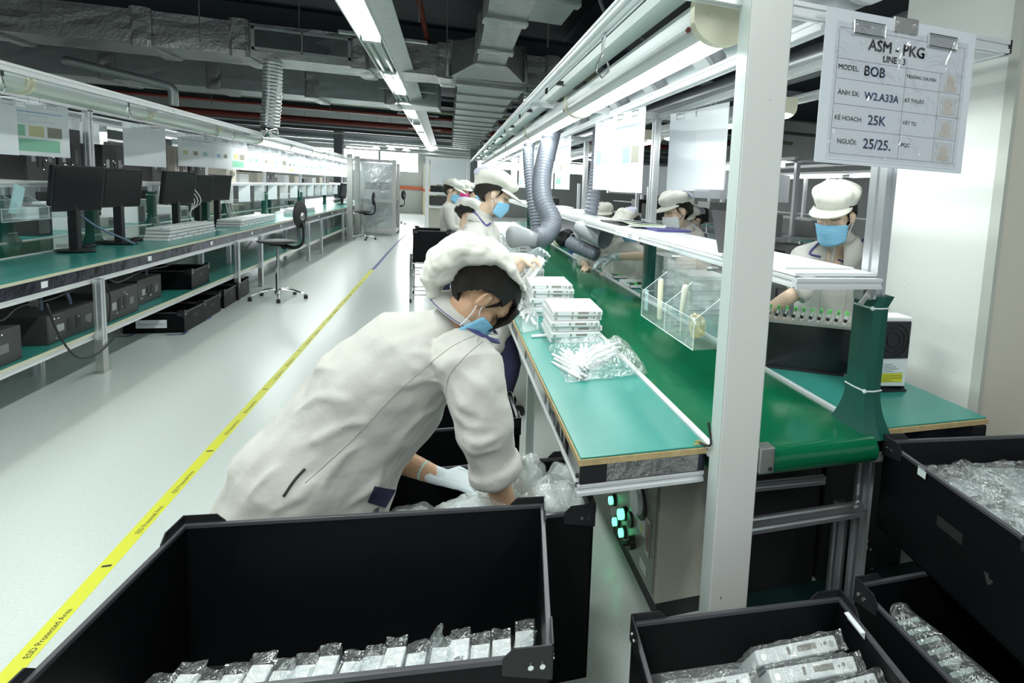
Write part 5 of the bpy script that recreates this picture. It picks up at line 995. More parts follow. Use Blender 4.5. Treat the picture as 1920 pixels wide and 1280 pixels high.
# metal framed glass booth at the end of the left line
t = thing('metal_booth', 'tall glass and metal booth standing at the far end of the left line', 'booth', (-1.9, 17.5, 0))
for x in (-2.35, -1.42):
    for y in (17.2, 18.4): obj('post', MB().box((x-.05, y-.05, 0), (x+.05, y+.05, 2.08)), M_steel, parent=t)
for z in (.12, .95, 2.03): obj('rail', MB().box((-2.35, 17.16, z-.04), (-1.42, 17.24, z+.04)), M_steel, parent=t); obj('rail', MB().box((-1.46, 17.2, z-.04), (-1.38, 18.4, z+.04)), M_steel, parent=t)
obj('glass_panel', MB().box((-2.3, 17.19, .15), (-1.46, 17.21, 2.0)), film('booth_glass', (.85, .9, .9), .10, .4, .15, .3, 3), parent=t); obj('inner_cabinet', MB().box((-2.2, 17.5, 0), (-1.5, 18.3, .9)), M_duct, parent=t)
obj('inner_shelf', MB().box((-2.2, 17.5, 1.25), (-1.6, 18.2, 1.45)), M_pc, parent=t); obj('curtain', MB().box((-2.3, 18.38, .9), (-1.5, 18.4, 2.0)), M_board, parent=t)
t = thing('metal_booth', 'narrow metal frame standing just left of the glass booth', 'booth', (-2.55, 16, 0))
for y in (15.6, 16.8): obj('post', MB().box((-2.34, y-.06, 0), (-2.22, y+.06, 2.1)), M_steel, parent=t)
obj('panel', MB().box((-2.30, 15.6, 1.0), (-2.27, 16.8, 2.0)), film('booth_glass2', (.85, .9, .9), .1, .4, .15, .3, 3), parent=t)
# instrument rack in the distance
t = thing('instrument_rack', 'tall white rack with grey instruments behind the far workers', 'rack', (-.2, 14, 0)); YR = 14.0
for x in (-.47, .42): obj('post', MB().box((x-.04, YR-.04, 0), (x+.04, YR+.04, 2.10)), M_white, parent=t)
for z in (.30, .96, 1.28, 2.07): obj('shelf', MB().box((-.5, YR-.05, z-.025), (.45, YR+.45, z+.025)), M_white, parent=t)
obj('hanging_sheet', MB().box((-.40, YR-.06, 1.48), (.36, YR-.055, 2.04)), M_board, parent=t); obj('machine', MB().box((-.42, YR, .33), (.38, YR+.4, .93)), M_cab, parent=t, bevel=.01); obj('machine', MB().box((-.42, YR+.02, 1.0), (.38, YR+.4, 1.22)), M_pc, parent=t, bevel=.01)
obj('machine', MB().box((-.40, YR+.02, 1.31), (.38, YR+.4, 1.45)), M_blackg, parent=t); obj('label', MB().box((.02, YR-.003, .50), (.14, YR-.001, .60)), M_paper, parent=t); obj('label', MB().box((.04, YR-.003, .68), (.12, YR-.001, .74)), M_orange, parent=t)
obj('panel', MB().box((-.40, YR-.05, 1.49), (.36, YR-.045, 1.62)), M_window if 0 else M_paper, parent=t)
# racks of black cases behind the right line
def rack(label, x0, x1, y, zs, seed, grp, d=.45):
    r2 = random.Random(seed); t = thing('storage_rack', label, 'rack', ((x0+x1)/2, y, 0))
    for x in (x0, x1):
        for yy in (y, y+d): obj('post', MB().box((x-.02, yy-.02, 0), (x+.02, yy+.02, zs[-1]+.4)), M_alu_w, parent=t)
    for z in zs: obj('shelf_board', MB().box((x0, y, z-.02), (x1, y+d, z)), M_fixw, parent=t)
    k = 0
    for zi, z in enumerate(zs):
        x = x0+.05
        while x < x1-.2:
            w_ = r2.uniform(.22, .48); w_ = min(w_, x1-.04-x)
            if r2.random() < .85:
                c = obj('equipment_box', MB().box((x, y+.03, z+.001), (x+w_-.03, y+d-.05, z+r2.uniform(.12, .26))), r2.choice((M_pc, M_bk, M_blackg, M_pcl)), bevel=.004, label='%s box on %s shelf of %s' % (['first', 'second', 'third', 'fourth', 'fifth', 'sixth', 'seventh', 'eighth', 'ninth', 'tenth'][k % 10], ['lowest', 'middle', 'top', 'fourth'][zi], grp), cat='box', group=grp)
            k += 1; x += w_
        k = 0
rack('storage rack of dark boxes seen between the shelf posts', 1.9, 3.6, 8.3, (.45, .85, 1.22), 1, 'the rack behind the two capped workers')
rack('storage rack of dark boxes behind the masked woman', 2.3, 3.9, 6.6, (.40, .80, 1.20), 2, 'the rack behind the masked woman')
rack('storage rack of dark boxes left of the woman at the right bench', 3.2, 4.3, 5.5, (.40, .78, 1.12), 3, 'the rack left of the capped woman')
rack('storage rack at the far left behind the left line', -6.6, -4.9, 7.4, (.5, .95, 1.4), 4, 'the far left rack')
rack('second storage rack behind the left line', -6.4, -4.8, 9.6, (.5, .95, 1.4), 5, 'the second far left rack')
rack('third storage rack behind the left line near the middle', -6.6, -4.9, 12.5, (.5, .95, 1.4), 6, 'the third far left rack')
# clutter on the rear bench of the left line and sheets hanging under its shelf
r3 = random.Random(4)
for i in range(22):
    y = 4.6+i*.62; w_ = r3.uniform(.15, .35); m_ = r3.choice((M_white2, M_pc, M_pcl, M_blackg, M_beige, M_white)); t = thing('bench_box', '%s item in the row on the rear bench of the left line' % (ORD+['second farthest', 'farthest'])[i], 'box', (-3.85, y, TZ), group='things on the rear left bench')
    h = r3.uniform(.06, .34); obj('case', MB().box((-4.05, y-w_/2, TZ), (-3.68, y+w_/2, TZ+h)), m_, parent=t, bevel=.005); obj('front_panel', MB().box((-3.682, y-w_/2+.02, TZ+.02), (-3.676, y+w_/2-.05, TZ+h*.7)), M_rod if m_ != M_rod else M_pcl, parent=t)
for i in range(12):
    y = 9.5+i*.75
    obj('hanging_sleeve', MB().slab((-3.02, y, 1.06), (.2, 1, 0), (0, 0, 1), .32, .25, .002), M_board if i % 2 else M_filmw, label='%s white sleeve hanging under the left shelf' % ORD[i], cat='sleeve', group='sleeves under the left shelf')
# neighbouring lines
for (x, l, ya, yb) in ((4.7, 'next bench line beyond the right line', 6.4, 16.0), (-7.6, 'next bench line beyond the left line', 4.0, 22.0), (6.9, 'farther bench line at the right', 5.0, 16.0)):
    t = thing('workbench', l, 'workbench', (x, 8, 0)); obj('worktop', MB().box((x-.35, ya, .76), (x+.35, yb, .80)), M_teal, parent=t); obj('shelf_board', MB().box((x-.2, ya, 1.28), (x+.2, yb, 1.30)), M_white, parent=t)
    for y in [ya+.4+2.2*k for k in range(int((yb-ya)/2.2))]:
        obj('post', MB().box((x-.24, y-.03, 0), (x-.18, y+.03, 2.1)), M_alu_w, parent=t); obj('cross_rail', MB().box((x-.5, y-.02, 2.06), (x+.5, y+.02, 2.10)), M_alu_w, parent=t)
    for xx in (-.5, -.22, .5): obj('long_rail', MB().box((x+xx-.02, ya, 2.05), (x+xx+.02, yb, 2.09)), M_alu_w, parent=t)
    for k in range(int((yb-ya)/1.5)):
        y = ya+.6+k*1.5
        obj('fluorescent_lamp', MB().box((x-.36, y, 1.99), (x-.28, y+1.2, 2.04)).box((x-.34, y+.1, 2.04), (x-.30, y+.14, 2.06)), M_tube, label='%s tube lamp over the %s' % (ORD[k], l), cat='lamp', group='lamps of the '+l)
        clipboard('%s board hanging on the %s' % (ORD[k], l), (x-.22, y+.5, 2.02), (.3 if x < 0 else -.6, 1 if x < 0 else -1, 0), .5, .38, seed=50+k, clips=False, prints=k % 2 == 0, group='boards of the '+l)
for i, (x, y, z, sx, sz) in enumerate(((2.3, 5.5, 1.30, .4, .02),)): pass
obj('light_grey_wall_box', MB().box((2.6, 9.6, 1.50), (6.2, 9.7, 2.02)), M_board, label='pale blue translucent panel row behind the racks at right', cat='panel')
obj('cross_beam_panel', MB().box((-5.9, 6.5, 2.15), (-5.8, 20, 2.35)), M_fixw, label='pale grey rail along the top of the far left line', cat='rail')
for i, (x0, x1, z) in enumerate(((2.6, 3.4, .9),)):
    pass
# ================================================================ PEOPLE
from mathutils.bvhtree import BVHTree
def rm(o, vox, sm=3, disp=0.0, dscale=.12, fac=.5):
    m_ = o.modifiers.new('r', 'REMESH'); m_.mode = 'VOXEL'; m_.voxel_size = vox; m_.use_smooth_shade = True
    s_ = o.modifiers.new('sm', 'SMOOTH'); s_.factor = fac; s_.iterations = sm
    if disp:
        t = bpy.data.textures.get('fold%g' % dscale) or bpy.data.textures.new('fold%g' % dscale, 'CLOUDS'); t.noise_scale = dscale; t.noise_depth = 1
        d = o.modifiers.new('d', 'DISPLACE'); d.texture = t; d.strength = disp; d.texture_coords = 'LOCAL'; d.mid_level = .5
    return o
def frame(f, u):
    f = V3(f).normalized(); u = V3(u); u = (u-f*u.dot(f)).normalized(); x = f.cross(u)
    return Matrix((x, f, u)).transposed()
def hand(mb, wr, d, pn, ts, curl=.5, s=1.0):
    wr = V3(wr); d = V3(d).normalized(); pn = V3(pn); pn = (pn-d*pn.dot(d)).normalized(); sv = d.cross(pn)*ts
    mb.limb([wr-d*.02*s, wr+d*.02*s, wr+d*.055*s, wr+d*.088*s], [(.025*s, .019*s), (.033*s, .018*s), (.040*s, .0165*s), (.041*s, .014*s)], 12, side=sv)
    for k in range(4):
        b = wr+d*(.082-.004*abs(k-1.2))*s+sv*(.030-.0205*k)*s; L = (.072, .080, .074, .058)[k]*s; c = curl*(1+.18*k); pts = [b]
        for j, (fr, a) in enumerate(((.45, .35), (.30, 1.0), (.25, 1.45))): an = c*a; pts.append(pts[-1]+(d*math.cos(an)+pn*math.sin(an)+sv*(.06-.05*k))*L*fr)
        mb.limb(pts, [.0098*s, .0092*s, .0085*s, .0068*s], 8)
    b = wr+d*.022*s+sv*.026*s; p1 = b+(sv*.75+d*.65+pn*.15).normalized()*.036*s; p2 = p1+(sv*.25+d*.9+pn*.45).normalized()*.030*s; p3 = p2+(d*.9+pn*(.4+curl*.4)-sv*.1).normalized()*.024*s
    mb.limb([b-sv*.012*s, p1, p2, p3], [.015*s, .0125*s, .0105*s, .008*s], 8)
def snapper(o):
    dg = bpy.context.evaluated_depsgraph_get(); dg.update(); e = o.evaluated_get(dg); me = e.to_mesh(); off = root_loc(o)
    bv = BVHTree.FromPolygons([v.co+off for v in me.vertices], [tuple(p.vertices) for p in me.polygons]); e.to_mesh_clear()
    def f(p, d=.001):
        v = (V3(p)-V3((0, 0, 1.5))).normalized(); q, n, i, _ = bv.ray_cast(V3((0, 0, 1.5)), v)
        if q is None or (q-V3(p)).length > .35: q, n, i, _ = bv.find_nearest(V3(p))
        return q+n*d
    return f
def seam(parent, sn, pts, r=.0012, m=None, name='seam', n=30, off=None):
    P = [sn(p, r*.4 if off is None else off) for p in bez(pts, n)]
    return obj(name, MB().tube(P, r, 5), m or mat('seam_thread', (.40, .39, .36), .8), parent=parent, smooth=True)
def patch(parent, sn, q, m, name, d=.003, N=8):
    vs = []
    for j in range(N+1):
        for i in range(N+1): u, v = i/N, j/N; vs.append(sn(V3(q[0]).lerp(V3(q[1]), u).lerp(V3(q[3]).lerp(V3(q[2]), u), v), d))
    return obj(name, MB().add(vs, [(j*(N+1)+i, j*(N+1)+i+1, (j+1)*(N+1)+i+1, (j+1)*(N+1)+i) for j in range(N) for i in range(N)]), m, parent=parent, smooth=True)
def head(t, bm_, c, f, u, s=1.0, bdrop=.05, ch=.086, cexp=.75, blob=None, skin=None, mask=M_mask, closed=True, capm=M_capc, seed=1, puff=1.0, flop=(0, 0, 0), panel=True, brim=.075, fringe=False, band=None, lod=0):
    """adds the head to the body builder bm_ and hair, cap, mask, eyes to the person t"""
    R_ = frame(f, u); c = V3(c)
    def L(x, y, z): return c+R_@(V3((x, y, z))*s)
    def ball(x, y, z, a, b, d, n=14, mb=bm_, **k): mb.ball(L(x, y, z), (a*s, b*s, d*s), n, R_, **k)
    ball(0, -.012, .028, .073, .092, .082, 18); ball(0, .022, -.035, .058, .064, .070, 16); ball(0, .052, -.088, .027, .024, .022, 12)
    ball(0, .058, .028, .054, .030, .030, 12); ball(.036, .048, -.030, .026, .030, .030, 10); ball(-.036, .048, -.030, .026, .030, .030, 10)
    bm_.limb([L(0, .082, .012), L(0, .098, -.022), L(0, .090, -.034)], [.009*s, .013*s, .010*s], 8)
    bm_.limb([L(-.016, .082, -.062), L(.016, .082, -.062)], [.007*s], 8)
    for sx in (-1, 1):
        E_ = frame(R_@V3((sx*.9, -.35, 0)), R_@V3((0, -.1, 1)))
        bm_.ball(L(sx*.073, -.008, -.006), (.018*s, .008*s, .031*s), 12, E_); bm_.limb([L(sx*.076, -.018, .018), L(sx*.083, -.022, .002), L(sx*.079, -.012, -.028)], [.006*s, .006*s, .006*s], 6)
    if lod < 2:
        for sx in (-1, 1):
            e = [L(sx*(.016+.008*i), .086-.0035*i*i*.5, .008-.004*math.sin(i/4*math.pi)) for i in range(5)]
            obj('eyelash', MB().limb(e, [.0016*s], 5), M_lip, parent=t); b = [L(sx*(.014+.009*i), .091-.004*i*i*.45, .030+.004*math.sin(i/4*math.pi)) for i in range(5)]
            obj('eyebrow', MB().limb(b, [.0022*s, .0032*s, .003*s, .0025*s, .0012*s], 5), M_lip, parent=t)
    # hair: scalp shell cut open at the face
    hb = MB(); N = 76; base = MB().ball((0, -.014, .026), (.081, .100, .088), N)
    keep = []
    for fc in base.f:
        p = sum((base.v[i] for i in fc), V3((0, 0, 0)))/len(fc)
        if p.y > .030 and p.z < .062: continue
        if p.z < -.030 and p.y > -.02: continue
        if ((p.y-.015)/.060)**2+((p.z+.035)/.062)**2 < 1 and abs(p.x) > .03: continue
        keep.append(fc)
    hb.add([L(*v) for v in base.v], keep)
    h = obj('hair', hb, M_hair, parent=t, smooth=True); m_ = h.modifiers.new('m', 'SMOOTH'); m_.factor = .5; m_.iterations = 5; m_ = h.modifiers.new('s', 'SOLIDIFY'); m_.thickness = -.010*s; 
    hx = MB(); hx.ball(L(0, -.088, -.020), (.045*s, .030*s, .035*s), 12, R_)
    for sx in (-1, 1): hx.limb([L(sx*.062, .030, .050), L(sx*.070, .026, .02), L(sx*.070, .016, -.010)], [(.007*s), (.006*s), (.002*s)], 8)
    if fringe: 
        for k in range(9): hx.limb([L(-.04+.011*k, .080, .062), L(-.045+.012*k, .102-.0006*(k-4)**2, .030), L(-.048+.012*k, .100-.0006*(k-4)**2, -.006-.012*(k % 3))], [(.009*s), (.007*s), (.002*s)], 6)
    obj('hair', hx, M_hair, parent=t, smooth=True)
    # mask
    mb = MB(); N, K = 18, 10; vs = []
    for j in range(K+1):
        v = j/K; z = -.012-.100*v
        for i in range(N+1):
            th = math.radians(-78+156*i/N); k = abs(th)/math.radians(78)
            zz = z*(1-.30*k*k)+(-.020*k*k)-(.004*math.sin(v*math.pi*6)*.35)
            w_ = .072-.010*v; d_ = .060+.034*(math.cos(th)**2)*(1-.5*abs(v-.35)*1.6); vs.append(L(math.sin(th)*w_*1.04, .022+math.cos(th)*d_*1.02, zz))
    mb.add(vs, [(j*(N+1)+i, j*(N+1)+i+1, (j+1)*(N+1)+i+1, (j+1)*(N+1)+i) for j in range(K) for i in range(N)])
    mk = obj('face_mask', mb, mask, parent=t, smooth=True); m_ = mk.modifiers.new('s', 'SOLIDIFY'); m_.thickness = .0025; m_.offset = 1
    for sx in (-1, 1):
        for (y, z) in ((.030, -.035), (.028, -.092)): obj('ear_loop', MB().tube(bez([L(sx*.066, y, z), L(sx*.074, .012, z*.5-.008), L(sx*.080, -.006, .012 if z > -.05 else -.030)], 8), .0016*s, 5), M_paper, parent=t)
    # cap
    cb = MB(); N = 40; M2 = 24; vs = []; fl = V3(flop)
    for j in range(M2+1):
        v = j/M2
        if v < .22: q = v/.22; rx, ry, z = .083, .104, .040+.022*q*0; rx += .006*q; ry += .006*q; z = .040+.020*q
        else: q = (v-.22)/.78; a = q*math.pi*.5; bulge = math.sin(min(1, q*2.2)*math.pi/2)*(1-q*.2); rx = (.089+.030*puff*bulge)*math.cos(a)**cexp if q < 1 else 0; ry = (.110+.034*puff*bulge)*math.cos(a)**cexp if q < 1 else 0; z = .060+ch*math.sin(a)*(.82+.18*puff)
        for i in range(N):
            th = 2*math.pi*i/N; nz = noise.noise(V3((math.cos(th)*2.4+seed*5, math.sin(th)*2.4, v*2.2)))*.020*min(1, v*3)+.0045*math.sin(th*17+seed)*max(0, 1-abs(v-.30)*5)
            yy = math.sin(th)*(ry+nz)-.014; back = max(0, -math.sin(th))**1.6; zz = z-back*bdrop*min(1, v*4)*(1-v*.6)-(.030*back if v < .22 else 0)+nz*.6
            vs.append(L(math.cos(th)*(rx+nz)+fl.x*v, yy+fl.y*v, zz+fl.z*v*v))
    cb.add(vs, [(j*N+i, j*N+(i+1) % N, (j+1)*N+(i+1) % N, (j+1)*N+i) for j in range(M2) for i in range(N)])
    if blob:
        cb = MB(); cb.limb([p for p, a, b in blob], [(a, b) for p, a, b in blob], 20, side=(0, 1, 0))
        cp = rm(obj('cap', cb, capm, parent=t, smooth=True), .0045, 5, .020, .045)
    else: cp = obj('cap', cb, capm, parent=t, smooth=True)
    if not blob:
         m_ = cp.modifiers.new('s', 'SOLIDIFY'); m_.thickness = .004; m_.offset = -1; s_ = cp.modifiers.new('u', 'SUBSURF'); s_.levels = s_.render_levels = 1
    if panel:
        pv = []; js = range(9, 20); iz = range(22, 34)
        for j in js:
            for i in iz: p = vs[j*N+i % N]; pv.append(p+(p-L(0, 0, .05)).normalized()*.0035)
        nn = len(iz); obj('cap_panel', MB().add(pv, [(a*nn+b, a*nn+b+1, (a+1)*nn+b+1, (a+1)*nn+b) for a in range(len(js)-1) for b in range(nn-1)]), M_capp, parent=cp, smooth=True, label='lavender cap panel')
    if blob: return L
    bb = MB(); vs = []; N3, K3 = 20, 5
    for j in range(K3+1):
        v = j/K3
        for i in range(N3+1):
            th = math.radians(18+144*i/N3); e = math.sin(math.radians(180*i/N3))**.55
            r = v*brim*e; vs.append(L(math.cos(th)*(.088+r*.25), math.sin(th)*(.106)-.014+r, .050-.10*r-2.2*r*r-.012*(math.cos(th)**2)*v))
    bb.add(vs, [(j*(N3+1)+i, j*(N3+1)+i+1, (j+1)*(N3+1)+i+1, (j+1)*(N3+1)+i) for j in range(K3) for i in range(N3)])
    br = obj('brim', bb, capm, parent=cp, smooth=True); m_ = br.modifiers.new('s', 'SOLIDIFY'); m_.thickness = .006; m_.offset = 0
    return L
def collar(t, c, up, front, r=.075, drop=.05, gap=22, pipe_=False):
    R_ = frame(front, up); c = V3(c); N = 28; vs = []; E = []
    for i in range(N+1):
        th = math.radians(gap+(360-2*gap)*i/N); k = max(0, math.cos(th)); x, y = math.sin(th), math.cos(th)
        rows = [(r*.78, .030-.03*k), (r*.86, .040-.03*k), (r*1.10, .020-.05*k), (r*1.36+.02*k, -.012-drop*k)]
        for rr, z in rows: vs.append(c+R_@V3((x*rr, y*rr, z)))
        E.append(c+R_@V3((x*(r*1.37+.02*k), y*(r*1.37+.02*k), -.010-drop*k)))
    o = obj('collar', MB().add(vs, [(i*4+j, i*4+j+1, (i+1)*4+j+1, (i+1)*4+j) for i in range(N) for j in range(3)]), M_cloth, parent=t, smooth=True); m_ = o.modifiers.new('s', 'SOLIDIFY'); m_.thickness = .004
    E2 = []
    n = (V3(up)).normalized()
    vs = []
    for p in E: d = (p-c).normalized(); vs += [p+d*.002+n*.003, p-d*.012+n*.009]
    if not pipe_: return o
    o2 = obj('collar_piping', MB().add(vs, [(2*i, 2*i+1, 2*i+3, 2*i+2) for i in range(len(E)-1)]), M_piping, parent=o, smooth=True); m_ = o2.modifiers.new('s', 'SOLIDIFY'); m_.thickness = .003
    return o
def person(label, torso, side, arms, hd, legs=None, cat='person', vox=.010, bvox=.006, skin=M_skin, disp=.016, shoe=True, col=None, ridges=None, jac=M_cloth, smit=4):
    """torso: [(point, a, b)] hem..neck; arms: dicts sh, el, wr, cuff (0..1 along the forearm), r, hand"""
    base = V3(torso[0][0]); t = thing('person', label, cat, (base.x, base.y, 0))
    bm_ = MB(); jm = MB(); T = [V3(p) for p, a, b in torso]
    jm.limb(T, [(a, b) for p, a, b in torso], 20, side=side)
    bm_.limb(T[1:]+[V3(hd['c'])-V3(hd['u']).normalized()*.06], [(a*.6, b*.6) for p, a, b in torso[1:-1]]+[(.050, .050), (.046, .046)], 14, side=side)
    for A_ in arms:
        sh, el, wr = V3(A_['sh']), V3(A_['el']), V3(A_['wr']); r = A_.get('r', .065); cf = A_.get('cuff', .3); cu_ = el.lerp(wr, cf)
        jm.limb([T[-2].lerp(sh, .55), sh, sh.lerp(el, .5), el, cu_], [r*1.15, r*1.18, r*1.02, r*.95, r*A_.get('flare', .88)], 14, flat=True)
        if A_.get('roll'):
            d = (wr-el).normalized(); jm.limb([cu_-d*.055, cu_-d*.04, cu_-d*.012, cu_+d*.004], [r*.80, r*1.02, r*1.0, r*.90], 16, flat=True)
        bm_.limb([T[-2], sh, el, el.lerp(wr, .4), wr], [.05, .045, .040*A_.get('fs', 1), .037*A_.get('fs', 1), .025*A_.get('fs', 1)], 12)
        H_ = A_.get('hand')
        if H_:
            if H_.get('glove'):
                gm = MB(); hand(gm, wr, H_['d'], H_['pn'], H_['ts'], H_.get('curl', .5), H_.get('s', 1.08)); d = V3(H_['d']).normalized()
                gm.limb([wr-(wr-el).normalized()*.055, wr-(wr-el).normalized()*.02, wr+d*.01], [.031, .029, .028], 14)
                g_ = rm(obj('glove', gm, H_['glove'], parent=t, smooth=True), .0032 if vox < .012 else .006, 2)
                e = wr-(wr-el).normalized()*.055; obj('glove_cuff', MB().limb([e-(wr-el).normalized()*.004, e+(wr-el).normalized()*.006], [.0325], 16, flat=True), M_gloveg, parent=g_, smooth=True)
            else: hand(bm_, wr, H_['d'], H_['pn'], H_['ts'], H_.get('curl', .5), H_.get('s', 1.0))
    if legs:
        tm = MB()
        for L_ in legs:
            hp, kn, an = (V3(p) for p in L_); tm.limb([hp, hp.lerp(kn, .5), kn, kn.lerp(an, .5), an], [.105, .095, .075, .066, .062], 14)
            fw = V3(hd['f']); fw.z = 0; fw.normalize(); a0 = V3((an.x, an.y, .03))
            obj('shoe', MB().limb([a0-fw*.06, a0+fw*.03, a0+fw*.15], [(.035, .035), (.042, .034), (.036, .022)], 12, side=(0, 0, 1) if 0 else None), M_bk, parent=t, smooth=True)
            bm_.limb([T[1], hp, kn, an], [.07, .06, .05, .04], 8)
        tm.limb([V3(legs[0][0])+V3((0, 0, .02)), V3(legs[-1][0])+V3((0, 0, .02))], [.115, .115], 14)
        rm(obj('trousers', tm, M_navy, parent=t, smooth=True), max(vox, .012), 4, disp, .10)
    hk = {k: v for k, v in hd.items()}; c, f, u = hk.pop('c'), hk.pop('f'), hk.pop('u')
    head(t, bm_, c, f, u, **hk)
    rm(obj('body', bm_, skin, parent=t, smooth=True), bvox, 3)
    if ridges:
        tmp = rm(obj('jacket', jm, jac, smooth=True), vox, smit); sn_ = snapper(tmp); bpy.data.objects.remove(tmp)
        for pts, r in ridges:
            P = [sn_(p, -r*.35) for p in bez(pts, 12)]; m_ = len(P); jm.limb(P, [max(.002, 1.12*r*math.sin(math.pi*(i+.6)/(m_+.2))**.7) for i in range(m_)], 8)
    j = rm(obj('jacket', jm, jac, parent=t, smooth=True), vox, smit, disp)
    if col: collar(t, *col)
    return t, j
# ---------------- the bending woman
c1 = (0.099, 1.8, 1.167)
T1 = [((-0.412, 1.86, 0.428), .19, .235), ((-0.365, 1.86, 0.583), .20, .238), ((-0.281, 1.86, 0.715), .175, .198), ((-0.191, 1.87, 0.855), .185, .200), ((-0.076, 1.87, 0.981), .20, .160), ((0.005, 1.87, 1.054), .115, .075), ((0.054, 1.85, 1.112), .060, .058)]
arms1 = [dict(sh=(0.066, 1.71, 0.965), el=(0.108, 1.64, 0.792), wr=(0.199, 1.7, 0.46), cuff=.42, r=.083, flare=.82, roll=True, fs=1.12, hand=dict(d=(.25, .35, -.9), pn=(.4, .9, 0), ts=1, curl=.4, glove=M_glove)),
         dict(sh=(0.023, 2.02, 0.965), el=(-0.217, 2.02, 0.597), wr=(-0.017, 1.88, 0.554), cuff=.12, r=.078, fs=1.12, hand=dict(d=(.95, -.25, -.16), pn=(.1, .1, -.99), ts=1, curl=.35, glove=M_glove, s=1.12))]
w1, j1 = person('bending woman in an off-white work jacket, navy-piped collar and puffy cap, reaching into a crate', T1, (0, 1, 0), arms1,
    dict(c=c1, f=(.44, .12, -.89), u=(.80, .12, .45), s=1.07, seed=3, puff=1.45, blob=[((-0.04, 1.84, 1.169), .050, .022), ((-0.041, 1.84, 1.212), .075, .040), ((-0.008, 1.83, 1.263), .105, .058), ((0.051, 1.82, 1.309), .120, .056), ((0.117, 1.81, 1.298), .115, .046), ((0.162, 1.8, 1.275), .100, .034), ((0.186, 1.79, 1.249), .092, .018), ((0.21, 1.79, 1.214), .080, .007), ((0.229, 1.79, 1.182), .050, .004)], fringe=True, panel=False, brim=.085),
    legs=[((-.40, 1.86, .56), (-.34, 1.90, .34), (-.46, 1.95, .06)), ((-.40, 1.96, .56), (-.34, 2.0, .34), (-.46, 2.08, .06))], vox=.0085, bvox=.005, disp=.030, smit=3,
    ridges=[([(0.006, 1.7, 0.955), (-0.052, 1.7, 1.009), (-0.122, 1.7, 1.024)], .013), ([(0.004, 1.7, 0.916), (-0.065, 1.7, 0.936), (-0.135, 1.7, 0.916)], .014), ([(0.001, 1.7, 0.86), (-0.064, 1.7, 0.832), (-0.127, 1.7, 0.758)], .013),
            ([(-0.19, 1.7, 0.827), (-0.27, 1.7, 0.818), (-0.374, 1.7, 0.759)], .015), ([(-0.231, 1.7, 0.884), (-0.322, 1.7, 0.905), (-0.399, 1.7, 0.858)], .014), ([(-0.203, 1.7, 0.765), (-0.271, 1.7, 0.725), (-0.337, 1.7, 0.624)], .013),
            ([(-0.27, 1.7, 0.97), (-0.322, 1.7, 0.987), (-0.366, 1.7, 0.96)], .012), ([(-0.162, 1.7, 0.698), (-0.189, 1.7, 0.637), (-0.271, 1.7, 0.568)], .014), ([(-0.297, 1.7, 0.712), (-0.376, 1.7, 0.629), (-0.452, 1.7, 0.585)], .013), ([(-0.413, 1.7, 0.725), (-0.463, 1.7, 0.685), (-0.513, 1.7, 0.616)], .012),
            ([(0.02, 1.6, 1.002), (0.077, 1.6, 0.961), (0.129, 1.6, 0.888)], .014), ([(0.014, 1.6, 0.957), (0.05, 1.6, 0.894), (0.13, 1.6, 0.841)], .014), ([(0.022, 1.6, 0.881), (0.065, 1.6, 0.831), (0.145, 1.6, 0.824)], .015), ([(0.037, 1.6, 0.818), (0.088, 1.6, 0.782), (0.153, 1.6, 0.792)], .016), ([(0.052, 1.6, 0.786), (0.088, 1.6, 0.751), (0.169, 1.6, 0.767)], .015)])
collar(w1, (0.055, 1.85, 1.095), (.52, -.02, .85), (.75, 0, -.5), .090, .0, 22, True)
sn = snapper(j1)
seam(j1, sn, [(0.101, 1.68, 1.081), (0.019, 1.66, 1.048), (-0.064, 1.66, 0.98), (-0.146, 1.66, 0.9), (-0.225, 1.66, 0.808), (-0.29, 1.66, 0.743), (-0.353, 1.67, 0.68)], .0012)
seam(j1, sn, [(0.096, 1.62, 1.069), (0.045, 1.62, 1.022), (0.009, 1.63, 0.969), (0.002, 1.64, 0.91)], .0012); seam(j1, sn, [(0.005, 1.66, 0.898), (-0.062, 1.66, 0.817), (-0.12, 1.66, 0.728), (-0.165, 1.66, 0.647)], .001)
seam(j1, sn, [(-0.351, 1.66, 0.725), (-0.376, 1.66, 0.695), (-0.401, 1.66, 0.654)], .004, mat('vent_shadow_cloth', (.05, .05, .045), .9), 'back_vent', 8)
patch(j1, sn, [(-0.2, 1.66, 0.612), (-0.155, 1.66, 0.589), (-0.129, 1.66, 0.638), (-0.182, 1.66, 0.656)], M_navy, 'pocket_flap')
obj('name_badge', MB().obox((0.164, 1.8, 0.877), (.004, .055, .11), Matrix.Rotation(-.45, 3, 'Y')), M_acr, parent=w1); obj('badge_card', MB().obox((0.164, 1.8, 0.875), (.002, .045, .09), Matrix.Rotation(-.45, 3, 'Y')), M_piping, parent=w1)
obj('badge_cord', MB().tube(bez([(0.12, 1.8, 0.96), (0.133, 1.8, 0.934), (0.147, 1.8, 0.913)], 8), .004, 6), M_tie, parent=w1)
